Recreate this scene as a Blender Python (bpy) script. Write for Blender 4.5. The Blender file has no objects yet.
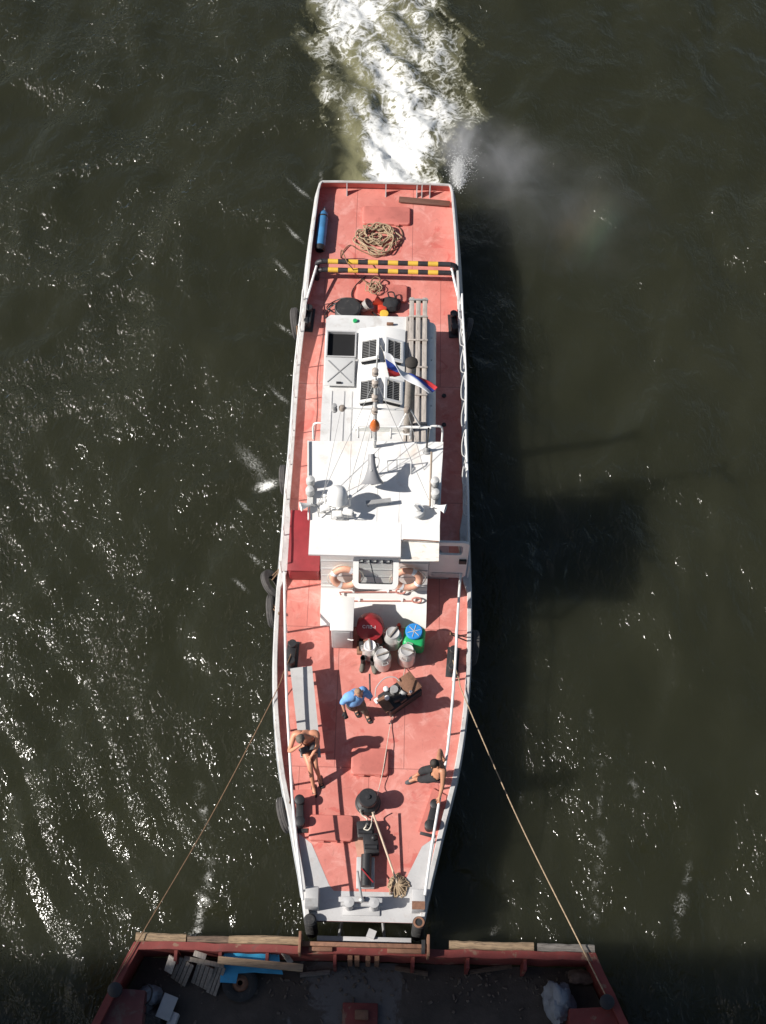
import bpy, bmesh, math, random
import numpy as np
from mathutils import Vector, Matrix, Quaternion, noise

random.seed(7)
rng = np.random.default_rng(11)
PI = math.pi
R = math.radians
scene = bpy.context.scene
C = scene.collection

# ------------------------------------------------------------------ camera survey
CAM = Vector((0.15, 0.0, 28.7))
FPX, TILT, ROLL = 1400.0, R(28), R(1.5)


def W(u, v, z):
    """A point surveyed from the photo, put at its real height z (metres above the water)."""
    x, y = (u - 383) / FPX, (512 - v) / FPX
    x, y = x * math.cos(ROLL) - y * math.sin(ROLL), x * math.sin(ROLL) + y * math.cos(ROLL)
    d = Vector((x, y * math.cos(TILT) + math.sin(TILT), y * math.sin(TILT) - math.cos(TILT)))
    return CAM + d * ((z - CAM.z) / d.z)


# ------------------------------------------------------------------ materials
def new_mat(name):
    m = bpy.data.materials.new(name)
    m.use_nodes = True
    nt = m.node_tree
    nt.nodes.clear()
    out = nt.nodes.new('ShaderNodeOutputMaterial')
    return m, nt, out


class NT:
    def __init__(s, nt):
        s.nt = nt

    def n(s, t, **kw):
        o = s.nt.nodes.new(t)
        for k, v in kw.items():
            setattr(o, k, v)
        return o

    def l(s, a, b):
        s.nt.links.new(a, b)

    def val(s, sock, v):
        if isinstance(v, (int, float, tuple)):
            sock.default_value = v
        else:
            s.l(v, sock)

    def noise(s, vec, scale, detail=4, rough=.55, dist=0):
        o = s.n('ShaderNodeTexNoise')
        s.l(vec, o.inputs['Vector'])
        o.inputs['Scale'].default_value = scale
        o.inputs['Detail'].default_value = detail
        o.inputs['Roughness'].default_value = rough
        o.inputs['Distortion'].default_value = dist
        return o.outputs['Fac']

    def ramp(s, fac, a, b, c0=(0, 0, 0, 1), c1=(1, 1, 1, 1)):
        o = s.n('ShaderNodeValToRGB')
        o.color_ramp.elements[0].position = a
        o.color_ramp.elements[1].position = b
        o.color_ramp.elements[0].color = c0
        o.color_ramp.elements[1].color = c1
        s.l(fac, o.inputs['Fac'])
        return o.outputs['Color']

    def mix(s, fac, a, b, mode='MIX'):
        o = s.n('ShaderNodeMix', data_type='RGBA', blend_type=mode)
        s.val(o.inputs[0], fac)
        for sock, v in ((o.inputs[6], a), (o.inputs[7], b)):
            if isinstance(v, tuple):
                sock.default_value = v if len(v) == 4 else v + (1,)
            else:
                s.l(v, sock)
        return o.outputs[2]

    def math(s, op, a, b=0.0, clamp=False):
        o = s.n('ShaderNodeMath', operation=op, use_clamp=clamp)
        s.val(o.inputs[0], a)
        s.val(o.inputs[1], b)
        return o.outputs[0]

    def maprange(s, v, a, b, c=0.0, d=1.0, smooth=True):
        o = s.n('ShaderNodeMapRange', interpolation_type='SMOOTHSTEP' if smooth else 'LINEAR')
        s.l(v, o.inputs[0])
        for i, q in enumerate((a, b, c, d)):
            o.inputs[i + 1].default_value = q
        return o.outputs[0]


def col(c):
    return tuple(c) + (1,) if len(c) == 3 else tuple(c)


def mat(name, base, rough=.6, metal=0.0, var=.18, scale=3.0, dirt=None, dirt_amt=.5, dirt_scale=5.0, dirt_lo=.55,
        spots=None, spot_scale=14.0, spot_lo=.66, bump=.15, bump_scale=30.0, stretch=None, spec=.5):
    m, nt, out = new_mat(name)
    g = NT(nt)
    tc = g.n('ShaderNodeTexCoord').outputs['Object']
    if stretch:
        mp = g.n('ShaderNodeMapping')
        mp.inputs['Scale'].default_value = stretch
        g.l(tc, mp.inputs['Vector'])
        vec = mp.outputs['Vector']
    else:
        vec = tc
    b = col(base)
    lo = tuple(x * (1 - var) for x in base) + (1,)
    hi = tuple(min(1, x * (1 + var)) for x in base) + (1,)
    c = g.mix(g.ramp(g.noise(vec, scale, 6, .6), .3, .7), lo, hi)
    if dirt:
        f = g.ramp(g.noise(vec, dirt_scale, 8, .65, .4), dirt_lo, dirt_lo + .18)
        f = g.math('MULTIPLY', f, dirt_amt)
        c = g.mix(f, c, col(dirt))
    if spots:
        f = g.ramp(g.noise(vec, spot_scale, 5, .6), spot_lo, spot_lo + .05)
        c = g.mix(f, c, col(spots))
    p = g.n('ShaderNodeBsdfPrincipled')
    g.l(c, p.inputs['Base Color'])
    p.inputs['Roughness'].default_value = rough
    p.inputs['Metallic'].default_value = metal
    p.inputs['Specular IOR Level'].default_value = spec
    if bump:
        bn = g.n('ShaderNodeBump')
        bn.inputs['Strength'].default_value = bump
        bn.inputs['Distance'].default_value = .01
        g.l(g.noise(vec, bump_scale, 5, .6), bn.inputs['Height'])
        g.l(bn.outputs['Normal'], p.inputs['Normal'])
    g.l(p.outputs[0], out.inputs['Surface'])
    return m


def deck_mat():
    m, nt, out = new_mat('red_deck_paint')
    g = NT(nt)
    tc = g.n('ShaderNodeTexCoord').outputs['Object']
    n1 = g.ramp(g.noise(tc, .9, 8, .62, .3), .32, .68)
    c = g.mix(n1, (.53, .160, .128, 1), (.68, .265, .220, 1))
    # chalky worn paint
    c = g.mix(g.math('MULTIPLY', g.ramp(g.noise(tc, 2.3, 9, .7, .6), .50, .70), .72), c, (.76, .39, .34, 1))
    # fresher deep-red touch-ups
    c = g.mix(g.math('MULTIPLY', g.ramp(g.noise(tc, 1.7, 4, .5, 1.2), .61, .66), .55), c, (.52, .10, .08, 1))
    # scuffs, dust and oil
    c = g.mix(g.math('MULTIPLY', g.ramp(g.noise(tc, 5, 10, .75, .8), .55, .74), .62), c, (.30, .11, .09, 1))
    mp = g.n('ShaderNodeMapping')
    mp.inputs['Scale'].default_value = (9, .8, 1)
    g.l(tc, mp.inputs['Vector'])
    c = g.mix(g.math('MULTIPLY', g.ramp(g.noise(mp.outputs[0], 1.6, 6, .6), .62, .75), .28), c, (.70, .34, .29, 1))
    c = g.mix(g.math('MULTIPLY', g.ramp(g.noise(tc, 1.15, 9, .72, 1.0), .58, .74), .55), c, (.36, .125, .085, 1))
    sp = g.ramp(g.noise(tc, 23, 3, .5), .72, .75)
    c = g.mix(g.math('MULTIPLY', sp, .7), c, (.14, .05, .045, 1))
    # plate seams
    br = g.n('ShaderNodeTexBrick')
    br.offset = .5
    br.inputs['Scale'].default_value = 1.0
    br.inputs['Mortar Size'].default_value = .010
    br.inputs['Brick Width'].default_value = 1.42
    br.inputs['Row Height'].default_value = 3.1
    br.inputs['Color1'].default_value = br.inputs['Color2'].default_value = (0, 0, 0, 1)
    br.inputs['Mortar'].default_value = (1, 1, 1, 1)
    g.l(tc, br.inputs['Vector'])
    c = g.mix(g.math('MULTIPLY', br.outputs['Color'], .6), c, (.27, .085, .07, 1))
    p = g.n('ShaderNodeBsdfPrincipled')
    g.l(c, p.inputs['Base Color'])
    p.inputs['Roughness'].default_value = .62
    bn = g.n('ShaderNodeBump')
    bn.inputs['Strength'].default_value = .35
    bn.inputs['Distance'].default_value = .02
    g.l(g.math('ADD', g.noise(tc, 3, 6, .6), br.outputs['Color']), bn.inputs['Height'])
    g.l(bn.outputs[0], p.inputs['Normal'])
    g.l(p.outputs[0], out.inputs['Surface'])
    return m


M = {}
M['deck'] = deck_mat()
M['deck_red'] = mat('red_fitting_paint', (.59, .185, .15), .6, var=.16, scale=2, dirt=(.24, .07, .05), dirt_amt=.4, spots=(.17, .07, .05), spot_lo=.7)
M['locker'] = mat('shade_darkened_locker_red', (.24, .025, .030), .5, var=.15, dirt=(.14, .02, .02), dirt_amt=.4)  # red darkened to stand in for shade on the locker and deck
M['red'] = mat('shade_deepened_red', (.30, .02, .026), .45, var=.15, dirt=(.2, .02, .02), dirt_amt=.4)  # red deepened to stand in for the box's shade on the drum
M['white'] = mat('white_ship_paint', (.78, .765, .74), .5, var=.05, scale=1.4, dirt=(.56, .47, .38), dirt_amt=.38, dirt_lo=.57, spots=(.36, .2, .11), spot_scale=11, spot_lo=.74, bump=.1)
M['white_clean'] = mat('white_gloss_paint', (.79, .78, .76), .4, var=.04, dirt=(.58, .5, .42), dirt_amt=.25, bump=.05)
M['roof'] = mat('white_roof_paint', (.80, .79, .77), .5, var=.05, scale=1.2, dirt=(.58, .42, .30), dirt_amt=.6, dirt_scale=1.5, dirt_lo=.555, spots=(.45, .3, .2), spot_scale=16, spot_lo=.75, bump=.08)
M['grey_white'] = mat('worn_pale_grey_paint', (.47, .465, .465), .6, var=.12, scale=2.5, dirt=(.36, .31, .28), dirt_amt=.5, spots=(.25, .12, .08), spot_lo=.71)
M['casing'] = mat('greyed_white_casing', (.65, .645, .635), .55, var=.09, scale=1.6, dirt=(.40, .35, .31), dirt_amt=.5, dirt_scale=3, dirt_lo=.54, spots=(.3, .18, .1), spot_scale=12, spot_lo=.72, bump=.12)
M['gunwale'] = mat('scuffed_white_gunwale', (.53, .52, .51), .6, var=.16, scale=2.2, dirt=(.30, .25, .22), dirt_amt=.65, dirt_scale=3.5, dirt_lo=.53, spots=(.22, .10, .06), spot_lo=.67)
M['hull'] = mat('grey_hull_paint', (.36, .38, .40), .55, var=.15, dirt=(.16, .13, .11), dirt_amt=.7, spots=(.2, .08, .05), spot_lo=.68)
M['grey'] = mat('grey_metal_paint', (.33, .33, .33), .55, var=.15, dirt=(.18, .13, .1), dirt_amt=.5)
M['lightgrey'] = mat('light_grey_lamp_metal', (.55, .55, .54), .45, var=.08)
M['alu'] = mat('dull_aluminium', (.62, .61, .59), .45, metal=.55, var=.12, scale=6, dirt=(.3, .28, .25), dirt_amt=.4, bump=.1)
M['slat'] = mat('louvre_slat_grey', (.20, .20, .20), .6, var=.15)  # even dark grey of the louvre slats
M['black'] = mat('black_painted_steel', (.022, .022, .024), .5, var=.3, dirt=(.10, .09, .08), dirt_amt=.5, bump=.2)
M['rubber'] = mat('black_rubber', (.025, .025, .026), .8, var=.3, dirt=(.11, .10, .09), dirt_amt=.6, dirt_scale=9, bump=.4)
M['hole'] = mat('opening_shade_black', (.006, .006, .007), .9, bump=0)  # near-black colour stands in for the shade inside openings
M['yellow'] = mat('yellow_paint', (.72, .45, .06), .5, var=.12, dirt=(.45, .32, .1), dirt_amt=.5)
M['barblack'] = mat('black_bar_paint', (.028, .026, .030), .5, var=.3, dirt=(.1, .09, .09), dirt_amt=.4)
M['tyre'] = mat('sun_greyed_tyre', (.075, .07, .067), .85, var=.25, dirt=(.16, .145, .13), dirt_amt=.6, dirt_scale=7, bump=.4)
M['rope'] = mat('tan_rope', (.38, .28, .18), .9, var=.3, scale=25, dirt=(.2, .14, .09), dirt_amt=.6, dirt_scale=12, bump=.5, bump_scale=120)
M['rope_dark'] = mat('brown_rope', (.2, .12, .07), .9, var=.3, scale=25, bump=.5, bump_scale=120)
M['rope_pale'] = mat('pale_cord', (.62, .57, .48), .9, var=.2, scale=25, bump=.3, bump_scale=120)
M['wood'] = mat('weathered_wood', (.43, .385, .345), .85, var=.28, scale=3, stretch=(9, 1.2, 9), dirt=(.16, .11, .08), dirt_amt=.6, bump=.4)
M['woodx'] = mat('weathered_wood_long', (.36, .25, .16), .85, var=.3, scale=3, stretch=(1.2, 9, 9), dirt=(.15, .10, .07), dirt_amt=.6, bump=.4)
M['woodgrey'] = mat('grey_board', (.26, .23, .2), .85, var=.3, scale=3, stretch=(9, 1.2, 9), dirt=(.12, .1, .08), dirt_amt=.6, bump=.4)
M['rust'] = mat('rusty_steel', (.23, .115, .07), .8, var=.35, scale=5, dirt=(.09, .045, .03), dirt_amt=.7, dirt_lo=.5, spots=(.35, .16, .08), bump=.4)
M['brown'] = mat('brown_plank_paint', (.14, .065, .045), .75, var=.25, scale=4, stretch=(1, 8, 8), bump=.3)
M['blue_gas'] = mat('blue_cylinder_paint', (.055, .2, .40), .45, var=.15, dirt=(.04, .08, .13), dirt_amt=.5, bump=.1)
M['blue_lid'] = mat('blue_plastic', (.03, .25, .66), .4, var=.08, dirt=(.2, .36, .6), dirt_amt=.3)
M['blue_cart'] = mat('blue_chipped_paint', (.05, .36, .64), .55, var=.14, dirt=(.16, .1, .07), dirt_amt=.8, dirt_lo=.6, spots=(.10, .05, .03), spot_scale=7, spot_lo=.66)
M['green'] = mat('green_plastic', (.02, .38, .12), .4, var=.12)
M['green_hose'] = mat('green_hose', (.03, .32, .13), .5, var=.2)
M['orange'] = mat('orange_lifebuoy', (.74, .39, .27), .6, var=.14, scale=6, dirt=(.72, .45, .33), dirt_amt=.5)
M['amber'] = mat('amber_lamp_glass', (.50, .13, .03), .2, var=.15, bump=0)
M['red_bucket'] = mat('red_bucket_paint', (.58, .06, .03), .45, var=.15, dirt=(.2, .04, .03), dirt_amt=.5)
M['skin'] = mat('tanned_skin', (.56, .29, .19), .5, var=.07, scale=6, bump=.05)
M['skin_red'] = mat('sunburnt_skin', (.60, .27, .165), .5, var=.08, scale=6, bump=.05)
M['skin_dark'] = mat('deep_tanned_skin', (.46, .22, .13), .5, var=.08, scale=6, bump=.05)
M['shirt'] = mat('light_blue_cloth', (.17, .37, .70), .85, var=.1, scale=9, bump=.5, bump_scale=18)
M['khaki'] = mat('khaki_cloth', (.15, .125, .1), .9, var=.15, scale=9, bump=.5, bump_scale=18)
M['darkcloth'] = mat('black_cloth', (.022, .022, .025), .9, var=.3, scale=9, bump=.5, bump_scale=18)
M['greycloth'] = mat('charcoal_cloth', (.085, .088, .094), .9, var=.25, scale=9, bump=.5, bump_scale=18)
M['hair_grey'] = mat('grey_hair', (.14, .12, .10), .8, var=.3, scale=30, bump=.6, bump_scale=60)
M['hair_dark'] = mat('dark_hair', (.025, .018, .014), .7, var=.3, scale=30, bump=.6, bump_scale=60)
M['hair_fair'] = mat('thin_fair_hair', (.33, .2, .13), .8, var=.2, scale=30, bump=.4, bump_scale=60)
M['eye'] = mat('eye_dark', (.03, .025, .02), .3, bump=0)
M['lips'] = mat('lip_tone', (.34, .12, .09), .5, bump=0)
M['flag_white'] = mat('flag_white', (.78, .78, .8), .8, var=.04, bump=.1)
M['flag_blue'] = mat('flag_blue', (.03, .07, .36), .8, var=.08, bump=.1)
M['flag_red'] = mat('flag_red', (.5, .03, .035), .8, var=.08, bump=.1)
M['tarp'] = mat('grey_tarpaulin', (.22, .235, .26), .6, var=.2, scale=5, dirt=(.15, .14, .14), dirt_amt=.6, bump=.6, bump_scale=10)
M['barge_red'] = mat('barge_red_oxide', (.19, .036, .030), .65, var=.25, scale=2.5, dirt=(.10, .06, .05), dirt_amt=.7, spots=(.22, .12, .08), spot_scale=4, spot_lo=.60)
M['barge_deck'] = mat('patched_barge_deck', (.13, .04, .04), .7, var=.25, scale=2.5, dirt=(.13, .125, .10), dirt_amt=.95, dirt_scale=3.2, dirt_lo=.52)
M['bridge'] = mat('bridge_concrete', (.32, .31, .29), .9, var=.15)
M['road'] = mat('bridge_asphalt', (.05, .05, .05), .9, var=.2)
M['glass'] = None


def floor_mat():
    m, nt, out = new_mat('barge_hold_dirt')
    g = NT(nt)
    tc = g.n('ShaderNodeTexCoord').outputs['Object']
    c = g.mix(g.ramp(g.noise(tc, 2, 8, .65), .3, .7), (.045, .037, .031, 1), (.088, .072, .060, 1))
    # paler patch down the middle
    sx = g.n('ShaderNodeSeparateXYZ')
    g.l(tc, sx.inputs[0])
    d = g.math('ABSOLUTE', g.math('ADD', sx.outputs[0], .25))
    f = g.math('SUBTRACT', 1.15, d)
    f = g.math('ADD', f, g.math('MULTIPLY', g.math('SUBTRACT', g.noise(tc, 1.1, 8, .7, 1.0), .5), 4.5))
    f = g.maprange(f, .1, .55)
    c = g.mix(g.math('MULTIPLY', f, .8), c, (.145, .14, .138, 1))
    c = g.mix(g.math('MULTIPLY', g.ramp(g.noise(tc, 7, 8, .7, .6), .55, .72), .6), c, (.05, .04, .033, 1))
    p = g.n('ShaderNodeBsdfPrincipled')
    g.l(c, p.inputs['Base Color'])
    p.inputs['Roughness'].default_value = .85
    bn = g.n('ShaderNodeBump')
    bn.inputs['Strength'].default_value = .5
    bn.inputs['Distance'].default_value = .04
    g.l(g.noise(tc, 6, 8, .65), bn.inputs['Height'])
    g.l(bn.outputs[0], p.inputs['Normal'])
    g.l(p.outputs[0], out.inputs['Surface'])
    return m


M['hold'] = floor_mat()


def glass_mat():
    m, nt, out = new_mat('window_glass')
    g = NT(nt)
    p = g.n('ShaderNodeBsdfPrincipled')
    p.inputs['Base Color'].default_value = (.92, .95, .95, 1)
    p.inputs['Roughness'].default_value = .03
    t = g.n('ShaderNodeBsdfTransparent')
    t.inputs[0].default_value = (.86, .89, .88, 1)
    gl = g.n('ShaderNodeBsdfGlossy')
    gl.inputs['Roughness'].default_value = .03
    mx = g.n('ShaderNodeMixShader')
    mx.inputs[0].default_value = .07
    g.l(t.outputs[0], mx.inputs[1])
    g.l(gl.outputs[0], mx.inputs[2])
    g.l(mx.outputs[0], out.inputs['Surface'])
    nt.nodes.remove(p)
    return m


M['glass'] = glass_mat()


# ------------------------------------------------------------------ mesh builder
def frame_of(d):
    d = d.normalized()
    a = Vector((0, 0, 1)) if abs(d.z) < .9 else Vector((1, 0, 0))
    x = a.cross(d).normalized()
    return x, d.cross(x).normalized()


class MB:
    """Collects shapes given in world coordinates; build() links them as ONE mesh object."""

    def __init__(s):
        s.v, s.f, s.sm, s.mi = [], [], [], []
        s.cur = 0

    def add(s, vs, fs, smooth=False):
        o = len(s.v)
        s.v += [Vector(p) for p in vs]
        for f in fs:
            s.f.append(tuple(i + o for i in f))
            s.sm.append(smooth)
            s.mi.append(s.cur)
        return s

    def bm(s, bm, smooth=False, mtx=None):
        bm.verts.ensure_lookup_table()
        s.add([(mtx @ v.co) if mtx else v.co.copy() for v in bm.verts], [[v.index for v in f.verts] for f in bm.faces], smooth)
        bm.free()
        return s

    def box(s, c, size, rot=None, bev=0.0, seg=2):
        bm = bmesh.new()
        bmesh.ops.create_cube(bm, size=1)
        for v in bm.verts:
            v.co = Vector((v.co.x * size[0], v.co.y * size[1], v.co.z * size[2]))
        if bev:
            bmesh.ops.bevel(bm, geom=list(bm.edges), offset=min(bev, min(size) * .49), segments=seg, affect='EDGES', profile=.5)
            bm.verts.index_update()
        m = Matrix.Translation(Vector(c))
        if rot is not None:
            m = m @ (rot.to_4x4() if not isinstance(rot, (int, float)) else Matrix.Rotation(rot, 4, 'Z'))
        return s.bm(bm, False, m)

    def span(s, x0, x1, y0, y1, z0, z1, bev=0.0, seg=2):
        return s.box(((x0 + x1) / 2, (y0 + y1) / 2, (z0 + z1) / 2), (abs(x1 - x0), abs(y1 - y0), abs(z1 - z0)), None, bev, seg)

    def bar(s, p0, p1, w, h, bev=0.0, up=(0, 0, 1)):
        """Rectangular bar from p0 to p1 (w across, h along up)."""
        p0, p1 = Vector(p0), Vector(p1)
        d = (p1 - p0)
        y = d.normalized()
        x = y.cross(Vector(up)).normalized()
        z = x.cross(y)
        m = Matrix((x, y, z)).transposed()
        return s.box((p0 + p1) / 2, (w, d.length, h), m, bev)

    def cyl(s, p0, p1, r0, r1=None, seg=14, cap=True, smooth=True):
        p0, p1 = Vector(p0), Vector(p1)
        r1 = r0 if r1 is None else r1
        x, y = frame_of(p1 - p0)
        vs = []
        for p, r in ((p0, r0), (p1, r1)):
            for i in range(seg):
                a = 2 * PI * i / seg
                vs.append(p + x * r * math.cos(a) + y * r * math.sin(a))
        s.add(vs, [(i, (i + 1) % seg, seg + (i + 1) % seg, seg + i) for i in range(seg)], smooth)
        if cap:
            s.add(vs[:seg], [tuple(reversed(range(seg)))])
            s.add(vs[seg:], [tuple(range(seg))])
        return s

    def tube(s, pts, r, seg=7, closed=False, cap=True):
        pts = [Vector(p) for p in pts]
        n = len(pts)
        rs = r if isinstance(r, (list, tuple)) else [r] * n
        vs = []
        px = None
        for i, p in enumerate(pts):
            if closed:
                d = pts[(i + 1) % n] - pts[i - 1]
            else:
                d = pts[min(i + 1, n - 1)] - pts[max(i - 1, 0)]
            if d.length < 1e-9:
                d = Vector((0, 0, 1))
            d.normalize()
            if px is None:
                x, y = frame_of(d)
            else:
                x = (px - d * px.dot(d))
                x = x.normalized() if x.length > 1e-6 else frame_of(d)[0]
                y = d.cross(x)
            px = x
            for k in range(seg):
                a = 2 * PI * k / seg
                vs.append(p + (x * math.cos(a) + y * math.sin(a)) * rs[i])
        fs = []
        for i in range(n if closed else n - 1):
            j = (i + 1) % n
            for k in range(seg):
                q = (k + 1) % seg
                fs.append((i * seg + k, i * seg + q, j * seg + q, j * seg + k))
        s.add(vs, fs, True)
        if cap and not closed:
            s.add(vs[:seg], [tuple(reversed(range(seg)))])
            s.add(vs[-seg:], [tuple(range(seg))])
        return s

    def lathe(s, prof, origin, axis=(0, 0, 1), seg=24, smooth=True):
        o = Vector(origin)
        ax = Vector(axis).normalized()
        x, y = frame_of(ax)
        vs = []
        for r, z in prof:
            for k in range(seg):
                a = 2 * PI * k / seg
                vs.append(o + ax * z + (x * math.cos(a) + y * math.sin(a)) * max(r, 1e-4))
        fs = []
        for i in range(len(prof) - 1):
            for k in range(seg):
                q = (k + 1) % seg
                fs.append((i * seg + k, i * seg + q, (i + 1) * seg + q, (i + 1) * seg + k))
        return s.add(vs, fs, smooth)

    def prism(s, poly, z0, z1):
        """Upright prism over a counter-clockwise polygon; z1 may be a list."""
        n = len(poly)
        t = z1 if isinstance(z1, (list, tuple)) else [z1] * n
        vs = [Vector((p[0], p[1], z0)) for p in poly] + [Vector((p[0], p[1], t[i])) for i, p in enumerate(poly)]
        fs = [tuple(reversed(range(n))), tuple(range(n, 2 * n))]
        fs += [(i, (i + 1) % n, n + (i + 1) % n, n + i) for i in range(n)]
        return s.add(vs, fs)

    def loft(s, rows, smooth=False, close_rows=False):
        n = len(rows[0])
        vs = [p for r in rows for p in r]
        fs = []
        for i in range(len(rows) - 1):
            for k in range(n if close_rows else n - 1):
                q = (k + 1) % n
                fs.append((i * n + k, i * n + q, (i + 1) * n + q, (i + 1) * n + k))
        return s.add(vs, fs, smooth)

    def ball(s, c, r, seg=14, rings=9, sc=(1, 1, 1)):
        c = Vector(c)
        rows = []
        for i in range(rings + 1):
            t = PI * i / rings
            rows.append([c + Vector((r * sc[0] * math.sin(t) * math.cos(2 * PI * k / seg),
                                     r * sc[1] * math.sin(t) * math.sin(2 * PI * k / seg),
                                     -r * sc[2] * math.cos(t))) for k in range(seg)])
        return s.loft(rows, True, True)

    def build(s, name, m, parent=None, at=None, label=None, solidify=None):
        me = bpy.data.meshes.new(name)
        base = Vector(at) if at is not None else (wloc(parent) if parent else Vector((0, 0, 0)))
        me.from_pydata([tuple(p - base) for p in s.v], [], s.f)
        mats = m if isinstance(m, (list, tuple)) else [m]
        for q in mats:
            me.materials.append(M[q] if isinstance(q, str) else q)
        me.polygons.foreach_set('use_smooth', s.sm)
        me.polygons.foreach_set('material_index', s.mi)
        b = bmesh.new()
        b.from_mesh(me)
        bmesh.ops.remove_doubles(b, verts=b.verts, dist=1e-5)
        bmesh.ops.recalc_face_normals(b, faces=b.faces)
        b.to_mesh(me)
        b.free()
        me.set_sharp_from_angle(angle=R(38))
        me.update()
        o = bpy.data.objects.new(name, me)
        C.objects.link(o)
        if parent:
            o.parent = parent
            if at is not None:
                o.location = base - wloc(parent)
        else:
            o.location = base
        if label:
            o['label'] = label
        if solidify:
            md = o.modifiers.new('thickness', 'SOLIDIFY')
            md.thickness = solidify
            md.offset = 0
        return o


def wloc(o):
    p = Vector(o.location)
    while o.parent:
        o = o.parent
        p += Vector(o.location)
    return p


def thing(name, label, cat, loc, group=None):
    o = bpy.data.objects.new(name, None)
    C.objects.link(o)
    o.empty_display_size = .2
    o.location = loc
    return tag(o, label, cat, group)


def tag(o, label, cat, group=None):
    o['label'] = label
    o['category'] = cat
    if group:
        o['group'] = group
    return o


def struct(o, kind='structure', label=None):
    o['kind'] = kind
    if label:
        o['label'] = label
    return o


def copy_thing(o, loc, rotz, label, group=None):
    r = o.copy()
    C.objects.link(r)
    r.location = loc
    r.rotation_euler = (0, 0, rotz)
    r['label'] = label
    if group:
        r['group'] = group
    for ch in list(o.children):
        c = ch.copy()
        C.objects.link(c)
        c.parent = r
        for g in list(ch.children):
            d = g.copy()
            C.objects.link(d)
            d.parent = c
    return r


def spline(pts, n=8, closed=False):
    """Catmull-Rom through pts."""
    P = [Vector(p) for p in pts]
    out = []
    m = len(P)
    for i in range(m if closed else m - 1):
        a = P[i - 1] if (closed or i > 0) else P[i]
        b, c = P[i], P[(i + 1) % m]
        d = P[(i + 2) % m] if (closed or i + 2 < m) else c
        for k in range(n):
            t = k / n
            out.append(.5 * ((2 * b) + (c - a) * t + (2 * a - 5 * b + 4 * c - d) * t * t + (3 * b - a - 3 * c + d) * t ** 3))
    if not closed:
        out.append(P[-1])
    return out


# ------------------------------------------------------------------ sun, sky, camera
SUN_EL, SUN_AZ = R(38.5), R(11.5)          # light travels towards +X, turned 11.5 degrees to +Y
to_sun = Vector((-math.cos(SUN_AZ) * math.cos(SUN_EL), -math.sin(SUN_AZ) * math.cos(SUN_EL), math.sin(SUN_EL)))
w = bpy.data.worlds.new('World')
scene.world = w
w.use_nodes = True
wn = w.node_tree
bg = wn.nodes['Background']
sky = wn.nodes.new('ShaderNodeTexSky')
sky.sky_type = 'NISHITA'
sky.sun_disc = False
sky.sun_elevation = SUN_EL
sky.sun_rotation = math.atan2(to_sun.x, to_sun.y)
sky.air_density = 1.0
sky.dust_density = 1.2
wn.links.new(sky.outputs[0], bg.inputs[0])
bg.inputs[1].default_value = .058
sl = bpy.data.lights.new('sun', 'SUN')
sl.energy = 5.0
sl.angle = R(.53)
sl.color = (1, .955, .89)
so = bpy.data.objects.new('sun', sl)
C.objects.link(so)
so.rotation_euler = (-to_sun).to_track_quat('-Z', 'Y').to_euler()
so.location = (-30, -10, 40)

cam = bpy.data.cameras.new('camera')
co = bpy.data.objects.new('camera', cam)
C.objects.link(co)
cam.sensor_fit = 'VERTICAL'
cam.sensor_height = 24
cam.lens = 24 * FPX / 1024
cam.clip_end = 3000
co.matrix_world = Matrix.Translation(CAM) @ Matrix.Rotation(TILT, 4, 'X') @ Matrix.Rotation(ROLL, 4, 'Z')
scene.camera = co
scene.view_settings.view_transform = 'Standard'
scene.view_settings.look = 'None'
scene.view_settings.exposure = .36
scene.view_settings.gamma = 1
scene.render.film_transparent = False
scene.cycles.use_denoising = True
scene.cycles.denoiser = 'OPENIMAGEDENOISE'
scene.cycles.denoising_input_passes = 'RGB_ALBEDO_NORMAL'
scene.cycles.denoising_prefilter = 'ACCURATE'
scene.cycles.use_adaptive_sampling = False
scene.cycles.sample_clamp_direct = 220
scene.cycles.max_bounces = 8
scene.cycles.transparent_max_bounces = 16
scene.cycles.volume_bounces = 1
scene.cycles.sample_clamp_indirect = 4

# ------------------------------------------------------------------ water
WV = []
for i in range(46):
    lam = .45 * (9 ** (i / 45.0))
    th = R(-35) + rng.normal(0, .85)
    amp = .0125 * lam ** .95 * rng.uniform(.6, 1.2)
    k = 2 * PI / lam
    WV.append((k * math.cos(th), k * math.sin(th), rng.uniform(0, 2 * PI), amp * .5))


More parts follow.
